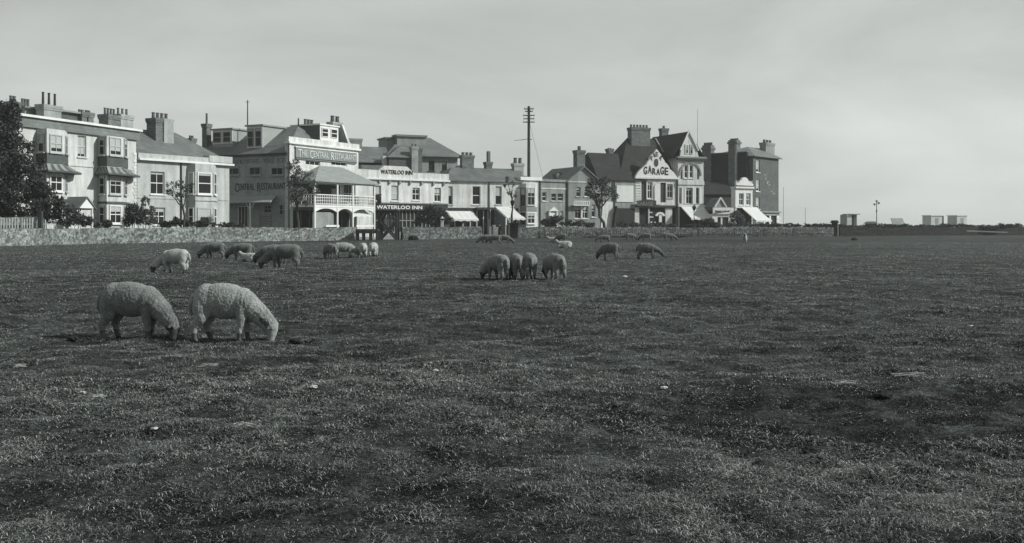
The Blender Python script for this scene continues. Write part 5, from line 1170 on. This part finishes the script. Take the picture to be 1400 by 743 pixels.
def lamp_post(px, d, top, label, lant=.28, col=IRON):
    e = empty('street_lamp', at_d(px, d)); tag(e, label, 'street lamp'); H = zat(top, d)
    MB().tube((0, 0, -.05), (0, 0, .7), .14, .11, 10).tube((0, 0, .7), (0, 0, H-.9), .07, .05, 8).bar((-.35, 0, H-1.1), (.35, 0, H-1.1), .05).build('post', col, e)
    ln = MB().prism([(lant*.6*c, lant*.6*s) for c, s in ((-1,-1),(1,-1),(1,1),(-1,1))], H-.9, H-.86); v = [(lant*.5*c, lant*.5*s, H-.86) for c, s in ((-1,-1),(1,-1),(1,1),(-1,1))]+[(lant*c, lant*s, H-.35) for c, s in ((-1,-1),(1,-1),(1,1),(-1,1))]+[(0, 0, H)]
    ln.add(v, [(0,1,5,4),(1,2,6,5),(2,3,7,6),(3,0,4,7),(4,5,8),(5,6,8),(6,7,8),(7,4,8)]); ln.build('lantern', col, e); return e
lamp_post(949, 154, 280, 'dark street lamp standing before the white blind of the gabled shop')
lamp_post(700.5, 127, 272, 'dark lamp standard rising from the gateway wall end')
e = empty('promenade_lamp', at_d(1198.5, 190)); tag(e, 'slim sea front lamp standard with two globes among the huts', 'street lamp'); H = zat(276, 190)
MB().tube((0, 0, 0), (0, 0, H), .09, .06).bar((-.35, 0, H-.55), (.4, 0, H-.3), .06).tube((0, 0, H-1.9), (0, 0, H-1.6), .14, .14, 8).build('post', IRON, e)
for x, z in ((-.38, -.5), (.42, -.25), (.02, .1)):
    bm = bmesh.new(); bmesh.ops.create_uvsphere(bm, u_segments=10, v_segments=8, radius=.22); me = bpy.data.meshes.new('globe'); bm.to_mesh(me); bm.free(); me.materials.append(GREYR); o = bpy.data.objects.new('globe', me); COL.objects.link(o); o.parent = e; o.location = (x, 0, H+z)
for px, top, lb in ((1101, 284, 'thin bare pole far off left of the square pier'), (1071, 256, 'very thin mast just right of the brick corner house')):
    o = MB().tube((0, 0, 0), (0, 0, zat(top, 185)), .05, .035, 6).build('pole', TIMBERL); o.location = at_d(px, 185); tag(o, lb, 'pole')
# white lantern pillar
e = empty('lantern_pillar', at_d(604.5, 122)); tag(e, 'white gate pillar with lantern top in front of the dark bush', 'pillar'); H = zat(296, 122)
MB().box(-.16, .16, -.16, .16, -.05, H-.55).build('shaft', WHITE, e); MB().box(-.2, .2, -.2, .2, H-.5, H-.28).build('lantern', DARKW, e); MB().box(-.22, .22, -.22, .22, H-.55, H-.5).prism([(-.24,-.24),(.24,-.24),(.24,.24),(-.24,.24)], H-.28, H-.2).tube((0, 0, H-.2), (0, 0, H), .14, .02, 8).build('cap', WHITE, e)
# timber trestle in front of the wall
d = 111.0; c = at_d(529, d); e = empty('timber_trestle', c); tag(e, 'tall dark timber trestle with crossed braces beside the veranda', 'trestle')
P = lambda px, py: ((px-529)/F*d, zat(py, d)); zt = P(0, 291.5)[1]
for px in (518.5, 541.5):
    x = P(px, 0)[0]
    for y in (0, 2.2): MB().box(x-.13, x+.13, y-.13, y+.13, -.1, zt).build('leg', TIMBER, e)
x0, x1 = P(517, 0)[0], P(543, 0)[0]
MB().box(x0, x1, -.16, .14, zt+.002, zt+.22).build('beam', TIMBER, e); MB().box(x0, x1, 2.05, 2.35, zt+.002, zt+.22).build('beam', TIMBER, e); MB().box(x0-.1, x1+.1, -.3, 2.5, zt+.225, zt+.32).build('deck', TIMBER, e)
for y in (-.17, 2.03):
    for a, b2 in (((519, 303), (541, 327)), ((541, 303), (519, 327)), ((519, 302), (526, 290)), ((541, 302), (534, 290))):
        p, q = P(*a), P(*b2); MB().bar((p[0], y, p[1]), (q[0], y, q[1]), .16).build('brace', TIMBER, e)
for k in range(9): x = x0+.3+k*(x1-x0-.6)/8; MB().box(x-.07, x+.07, 2.36, 2.42, .9, zt-.3+.15*math.sin(k*2)).build('slat', OFFWHITE if k % 2 else TIMBERL, e)
# low dark platform
d = 107.5; e = empty('timber_stand', at_d(502, d)); tag(e, 'low dark timber stand on short legs at the end of the flint wall', 'stand')
w_ = 15/F*d; zt = zat(313.5, d); MB().box(-w_, w_, -.5, 1.0, zt-.16, zt).build('top', TIMBER, e); MB().box(-w_, w_, -.48, -.4, zt-.45, zt-.165).build('rail', TIMBER, e)
for x in (-w_+.1, -w_*.35, w_*.3, w_-.1):
    for y in (-.35, .8): MB().box(x-.09, x+.09, y-.09, y+.09, -.1, zt-.16).build('leg', TIMBER, e)
# gateway posts
G = 'white posts across the gateway'
for px, top, w_, m_, lb in ((670.5, 311, .12, WHITE, 'white gateway post beside the end of the left wall'), (675.5, 309, .16, OFFWHITE, 'second pale gateway post from the left'), (678.5, 312, .22, WHITE, 'short broad white post just left of the dark figure'), (693, 309, .09, IRON, 'thin dark gateway post before the side screen'), (697, 299, .13, WHITE, 'tall white post under the corner of the slanting blind')):
    o = MB().box(-w_, w_, -w_, w_, -.05, zat(top, 126)).prism([(-w_*1.3, -w_*1.3), (w_*1.3, -w_*1.3), (w_*1.3, w_*1.3), (-w_*1.3, w_*1.3)], zat(top, 126)+.002, zat(top, 126)+.1).build('gateway_post', m_); o.location = at_d(px, 126.5); tag(o, lb, 'post', G)
o = MB().box(-.5, .5, -.4, .4, -.1, 1.75).box(-.6, .6, -.5, .5, 1.752, 1.9).build('wall_pier', MOSSY); o.location = at_d(702.5, 126.3); tag(o, 'dark stone pier ending the right wall at the gateway', 'pier')
for i in range(2):
    pass

# a dark clad figure in the gateway
def person_mesh():
    bm = bmesh.new()
    limb(bm, [((0, .09, .92), .11), ((.02, .10, .50), .075), ((0, .10, .08), .05)]); limb(bm, [((0, -.09, .92), .11), ((-.05, -.10, .50), .075), ((-.08, -.10, .08), .05)])
    ell(bm, (.05, .10, .04), (.13, .05, .045), seg=12); ell(bm, (-.03, -.10, .04), (.13, .05, .045), seg=12)
    ell(bm, (0, 0, .98), (.13, .18, .16)); ell(bm, (0, 0, 1.25), (.125, .19, .26)); ell(bm, (0, 0, 1.42), (.10, .205, .10)); limb(bm, [((0, 0, 1.42), .06), ((.01, 0, 1.54), .055)])
    ell(bm, (.015, 0, 1.64), (.095, .078, .12)); ell(bm, (.11, 0, 1.62), (.02, .014, .02), seg=8)
    for s in (-1, 1):
        ell(bm, (.01, s*.08, 1.63), (.02, .012, .03), seg=8)
        limb(bm, [((0, s*.21, 1.40), .062), ((-.03, s*.25, 1.12), .045), ((.05, s*.24, .90), .032)]); ell(bm, (.06, s*.24, .83), (.03, .02, .06), seg=10)
        for k in range(4): limb(bm, [((.045+k*.014, s*.24, .80), .010), ((.05+k*.015, s*.235, .74-.006*abs(k-1.5)), .008)])
        limb(bm, [((.085, s*.235, .84), .011), ((.10, s*.225, .79), .009)])
    me = bpy.data.meshes.new('t'); bm.to_mesh(me); bm.free(); o = bpy.data.objects.new('t', me); COL.objects.link(o)
    r = o.modifiers.new('r', 'REMESH'); r.mode = 'VOXEL'; r.voxel_size = .012; r.use_smooth_shade = True
    m2 = bpy.data.meshes.new_from_object(o.evaluated_get(bpy.context.evaluated_depsgraph_get())); bpy.data.objects.remove(o); m2.materials.clear()
    for q in (CLOTH, SKIN): m2.materials.append(q)
    m2.polygons.foreach_set('material_index', [1 if (p.center.z > 1.52 and p.center.x > -.03) or (.7 < p.center.z < .87 and abs(p.center.y) > .2) else 0 for p in m2.polygons]); return m2
me = person_mesh(); o = bpy.data.objects.new('person', me); COL.objects.link(o); o.location = at_d(683, 127.5); o.rotation_euler = (0, 0, -PI/2-.4); tag(o, 'standing person in dark clothes and hat in the gateway before the side screen', 'person')
h_ = MB().tube((0, 0, 1.70), (0, 0, 1.715), .15, .15, 14).tube((0, 0, 1.715), (0, 0, 1.83), .095, .085, 14).build('hat', CLOTH, o)
mb = MB(); n = 16
mb.tube((0, 0, .42), (0, 0, 1.0), .26, .2, n, cap=False); mb.build('coat_skirt', CLOTH, o)

# beach huts
def hut(px, d, top, wpx, label, kind, depth=2.2, rz=0.0):
    e = empty('bathing_hut', at_d(px, d), rz); tag(e, label, 'bathing hut', 'bathing huts along the sea front'); H = zat(top, d); w_ = wpx/F*d/2
    for x in (-w_+.2, w_-.2):
        for y in (.3, depth-.3):
            bm = MB(); bm.tube((x-.06, y, .3), (x+.06, y, .3), .3, .3, 16); bm.build('wheel', TIMBER, e)
    if kind == 'pair':
        MB().box(-w_, -w_*.15, 0, depth, .35, H-.1).build('cabin', HUTM, e); MB().box(w_*.30, w_*.85, .1, depth, .35, H-.1).build('cabin', mat('dark_hut', .10, vary=.2, pattern=('rib', 2.2)), e)
        MB().box(-w_*.1, w_*.25, .6, depth, .35, H-.1).build('white_panel', WHITE, e)
        MB().box(-w_*.5, w_*1.25, -.3, depth+.2, H-.098, H+.05).build('roof', LEAD, e)
    elif kind == 'tilt':
        MB().box(-w_*.8, w_*.75, .3, depth, .35, H*.62).build('cabin', mat('dark_hut', .10), e)
        v = [(-w_*.75, .9, H), (w_*1.05, .9, H), (w_*.8, -.4, H*.5), (-w_*1.05, -.4, H*.5)]; MB().add(v+[(x, y+.1, z-.08) for x, y, z in v], [(0,3,2,1),(4,5,6,7),(0,1,5,4),(1,2,6,5),(2,3,7,6),(3,0,4,7)]).build('sloping_flap', GREYR, e)
    else:
        MB().box(-w_, w_*.92, 0, depth, .35, H-.12).build('cabin', HUTM, e); MB().box(-w_-.08, w_+.05, -.12, depth+.15, H-.118, H).build('roof', WHITE, e)
        if kind == 'post': MB().box(w_*.92+.02, w_*1.0+.1, .2, depth, .35, H-.12).build('side_board', WHITE, e); MB().box(w_*1.14, w_*1.2+.05, .1, .3, .0, H-.1).build('side_post', DARKW, e)
        MB().box(-.35, .35, -.03, -.003, .4, H-.5).build('door', mat('hut_door', .26, vary=.1), e)
    return e
hut(1165.5, 186, 293, 17, 'pair of upright huts, one pale and one dark, sharing a thin roof', 'pair', rz=.25)
hut(1229, 190, 298.5, 21, 'low hut with a pale sloping front flap right of the lamp standard', 'tilt', rz=.3)
hut(1281, 186, 294.5, 20, 'square pale hut with a dark post at its right side', 'post', rz=.35)
hut(1315.5, 186, 294.5, 19, 'square pale hut standing alone, rightmost of the tall huts', 'plain', rz=.4)
e = empty('small_kiosk', at_d(1193.5, 184)); tag(e, 'small dark low hut at the foot of the sea front lamp', 'hut'); MB().box(-.9, .7, 0, 1.5, 0, zat(306, 184)).build('cabin', DARKW, e); MB().xprism([(-1.2, zat(306, 184)), (.9, zat(306, 184)), (.3, zat(303, 184)), (-.6, zat(303, 184))], -.2, 1.7).build('roof', LEAD, e)
def boat(px, d, L, label, rz, m):
    e = empty('rowing_boat', at_d(px, d), rz); tag(e, label, 'boat', 'boats drawn up on the beach'); n = 12; v = []; fs = []
    for i in range(n+1):
        t = i/n; w_ = .75*math.sin(PI*min(1, .12+t*.95))**.6 if t < 1 else .02; x = (t-.5)*L; sh = .12*(2*t-1)**2
        v += [(x, -w_, .75+sh), (x, -w_*.7, .35), (x, 0, .18), (x, w_*.7, .35), (x, w_, .75+sh)]
    for i in range(n):
        for j in range(4): a = i*5+j; fs.append((a, a+1, a+6, a+5))
    k = len(v); v2 = [(x*.97, y*.9, z+.03) for x, y, z in v]; mb = MB().add(v+v2, fs[:]+[tuple(q+k for q in f[::-1]) for f in fs]); mb.build('hull', m, e)
    MB().box(-L*.2, -L*.2+.25, -.6, .6, .55, .6).box(L*.15, L*.15+.25, -.6, .6, .55, .6).build('thwart', TIMBERL, e)
boat(1356, 182, 5.0, 'dark ended pale boat lying behind the mossy wall', .2, OFFWHITE); boat(1384, 183, 5.5, 'long upturned looking pale boat at the right edge', -.1, GREYR)
o = MB().box(-1.3, 1.3, 0, 1.4, 0, 1.35).box(-1.4, 1.4, -.1, 1.5, 1.352, 1.45).build('shed', HUTM); o.location = at_d(1336, 188); tag(o, 'low pale shed far off right of the last square hut', 'shed')

# ------------------------------------------------------------------ litter of the field
def lump(name, label, cat, px, py, r, m, flat=.6, seed=0, group=None):
    bm = bmesh.new(); bmesh.ops.create_icosphere(bm, subdivisions=3, radius=1); p = ground_pt(px, py); rnd = np.random.default_rng(seed)
    for v in bm.verts:
        c = v.co; k = 1+.55*(float(fbm(np.array([c.x*1.7+seed]), np.array([c.y*1.7]), np.array([c.z*1.7]), 3, seed)[0])-.5)*2; v.co = Vector((c.x*r*k*1.3, c.y*r*k, c.z*r*k*flat))
    me = bpy.data.meshes.new(name); bm.to_mesh(me); bm.free(); me.materials.append(m); o = bpy.data.objects.new(name, me); COL.objects.link(o); o.location = (p.x, p.y, hz(p.x, p.y)+r*.45); tag(o, label, cat, group)
lump('earth_clod', 'dark earth clod in the right foreground grass', 'clod', 1043, 624, .065, CLOD, seed=1)
lump('earth_clod', 'small dark clod near the nose of the paler near sheep', 'clod', 403, 467, .075, CLOD, seed=2)
lump('earth_clod', 'small dark clod left of the near sheep pair', 'clod', 100, 462, .07, CLOD, seed=3)
lump('earth_clod', 'dark clod farther back in the shaded right foreground', 'clod', 1208, 541, .07, CLOD, seed=4)
lump('earth_clod', 'small dark clod on the pale grass right of centre', 'clod', 1107, 601, .045, CLOD, seed=5)
lump('molehill', 'dark round lump in the far right field near the wall', 'clod', 1168, 329, .24, CLOD, flat=.8, seed=6)
for i, (px, py, r, lb) in enumerate(((429, 529, .03, 'white pebble below the row of four sheep, left of centre'), (211, 590, .022, 'tiny white pebble in the left foreground'), (596, 507, .025, 'white pebble in the middle of the field'), (908, 525, .03, 'white pebble at the edge of the dark grass patch'), (112, 532, .03, 'pale flat pebble in the grass below the near sheep'), (854, 381, .06, 'pale stone on the grass right of the row of four'), (1328, 447, .04, 'pale stone alone in the right hand field'))):
    lump('pebble', lb, 'pebble', px, py, r, STONEP, flat=.5, seed=20+i, group='white stones in the grass')
def stick(px, py, L, rz, label, seed):
    p = ground_pt(px, py); rnd = random.Random(seed); mb = MB(); z = hz(p.x, p.y)
    for k in range(9):
        a = rz+rnd.uniform(-.3, .3); l_ = L*rnd.uniform(.35, .7); q = Vector((rnd.uniform(-.3, .3)*L*.3, rnd.uniform(-.02, .02), .035))
        pts = [q+Vector((math.cos(a)*l_*(t-.5), math.sin(a)*l_*(t-.5)+.02*math.sin(4*t+k), .008*math.sin(PI*t)+.004*k)) for t in (0, .25, .5, .75, 1)]
        for u, w_ in zip(pts, pts[1:]): mb.tube(u+Vector((0,0,.012)), w_+Vector((0,0,.012)), .0032, .0022, 5)
    o = mb.build('straw_wisp', STRAWM); o.location = (p.x, p.y, z+.01); tag(o, label, 'straw', 'wisps of dry straw')
stick(333, 597, .22, .3, 'bright tangled wisp of straw in the left foreground', 1); stick(287, 498, .3, .05, 'long pale straw lying below the paler near sheep', 2)
stick(1155, 530, .35, .05, 'pale straw lying on the dark patch at the right', 3); stick(1240, 520, .6, -.02, 'long thin pale straw streak at the far right', 4); stick(28, 503, .2, .5, 'curled straw wisp at the left edge', 5); stick(135, 541, .2, .5, 'curled straw wisp in the left foreground below the sheep', 6)

# ------------------------------------------------------------------ camera, light, sky
cam = bpy.data.cameras.new('camera'); co = bpy.data.objects.new('camera', cam); COL.objects.link(co)
co.location = (0, 0, EYE); co.rotation_euler = (PI/2, 0, 0); cam.lens = 36; cam.sensor_width = 36; cam.shift_y = -(371.5-HY)/F
cam.clip_end = 30000; cam.clip_start = .1; sc.camera = co
el = math.radians(SUN_EL); h = Vector((*SUN_DIR, 0)).normalized(); s = Vector((h.x*math.cos(el), h.y*math.cos(el), math.sin(el)))
sl = bpy.data.lights.new('sun', 'SUN'); sl.energy = 4.9; sl.angle = math.radians(.55); sl.color = (1, .985, .955)
so = bpy.data.objects.new('sun', sl); COL.objects.link(so); so.rotation_euler = s.to_track_quat('Z', 'Y').to_euler(); so.location = (30, 0, 40)
w = bpy.data.worlds.new('World'); sc.world = w; w.use_nodes = True; nt = w.node_tree; N = nt.nodes; L = nt.links
bg = N['Background']; sky = N.new('ShaderNodeTexSky'); sky.sky_type = 'NISHITA'; sky.sun_disc = False
sky.sun_elevation = el; sky.sun_rotation = math.atan2(h.x, h.y); sky.air_density = 1.0; sky.dust_density = .7; sky.ozone_density = 1
bw = N.new('ShaderNodeRGBToBW'); L.new(sky.outputs[0], bw.inputs[0])
# even the range of the grey sky, then soft cloud
pw = N.new('ShaderNodeMath'); pw.operation = 'POWER'; pw.inputs[1].default_value = .3; L.new(bw.outputs[0], pw.inputs[0])
tc = N.new('ShaderNodeTexCoord'); mp = N.new('ShaderNodeMapping'); mp.inputs['Scale'].default_value = (1, 1, 3.2); L.new(tc.outputs['Generated'], mp.inputs['Vector'])
nz = N.new('ShaderNodeTexNoise'); nz.inputs['Scale'].default_value = 2.2; nz.inputs['Detail'].default_value = 7; nz.inputs['Roughness'].default_value = .55; nz.inputs['Distortion'].default_value = .4
L.new(mp.outputs[0], nz.inputs['Vector']); mr = N.new('ShaderNodeMapRange'); L.new(nz.outputs['Fac'], mr.inputs['Value'])
mr.inputs['From Min'].default_value = .33; mr.inputs['From Max'].default_value = .66; mr.inputs['To Min'].default_value = .82; mr.inputs['To Max'].default_value = 1.16
ml = N.new('ShaderNodeMath'); ml.operation = 'MULTIPLY'; L.new(pw.outputs[0], ml.inputs[0]); L.new(mr.outputs[0], ml.inputs[1])
sp = N.new('ShaderNodeSeparateXYZ'); L.new(tc.outputs['Generated'], sp.inputs[0])
hr = N.new('ShaderNodeMapRange'); hr.interpolation_type = 'SMOOTHSTEP'; L.new(sp.outputs['Z'], hr.inputs['Value'])
for k, q in zip(('From Min','From Max','To Min','To Max'), (0, .30, 1.12, .98)): hr.inputs[k].default_value = q
hx = N.new('ShaderNodeMapRange'); L.new(sp.outputs['X'], hx.inputs['Value'])
for k, q in zip(('From Min','From Max','To Min','To Max'), (-.45, .5, .97, 1.10)): hx.inputs[k].default_value = q
h2 = N.new('ShaderNodeMath'); h2.operation = 'MULTIPLY'; L.new(hr.outputs[0], h2.inputs[0]); L.new(hx.outputs[0], h2.inputs[1])
hz_ = N.new('ShaderNodeMath'); hz_.operation = 'MULTIPLY'; L.new(ml.outputs[0], hz_.inputs[0]); L.new(h2.outputs[0], hz_.inputs[1])
cc = N.new('ShaderNodeCombineColor')
for k in range(3): L.new(hz_.outputs[0], cc.inputs[k])
mx = N.new('ShaderNodeMix'); mx.data_type = 'RGBA'; mx.blend_type = 'MULTIPLY'; mx.inputs['Factor'].default_value = 1
L.new(cc.outputs[0], mx.inputs['A']); mx.inputs['B'].default_value = (3.28, 3.46, 3.36, 1); L.new(mx.outputs['Result'], bg.inputs['Color']); bg.inputs['Strength'].default_value = .1
sc.view_settings.view_transform = 'Standard'; sc.view_settings.look = 'None'; sc.view_settings.exposure = 0; sc.view_settings.gamma = 1; sc.view_settings.use_curve_mapping = False

hm = bpy.data.materials.new('sea_haze'); hm.use_nodes = True; hn = hm.node_tree.nodes; hn.remove(hn['Principled BSDF'])
pv = hn.new('ShaderNodeVolumePrincipled'); pv.inputs['Color'].default_value = (.93, .97, .96, 1); pv.inputs['Density'].default_value = .00032; pv.inputs['Anisotropy'].default_value = .2
hm.node_tree.links.new(pv.outputs[0], hn['Material Output'].inputs['Volume'])
o = MB().box(-140, 240, -60, 330, -1.5, 30).build('haze', hm); tag(o, kind='stuff', label='thin sea haze paling the distant houses', cat='haze')
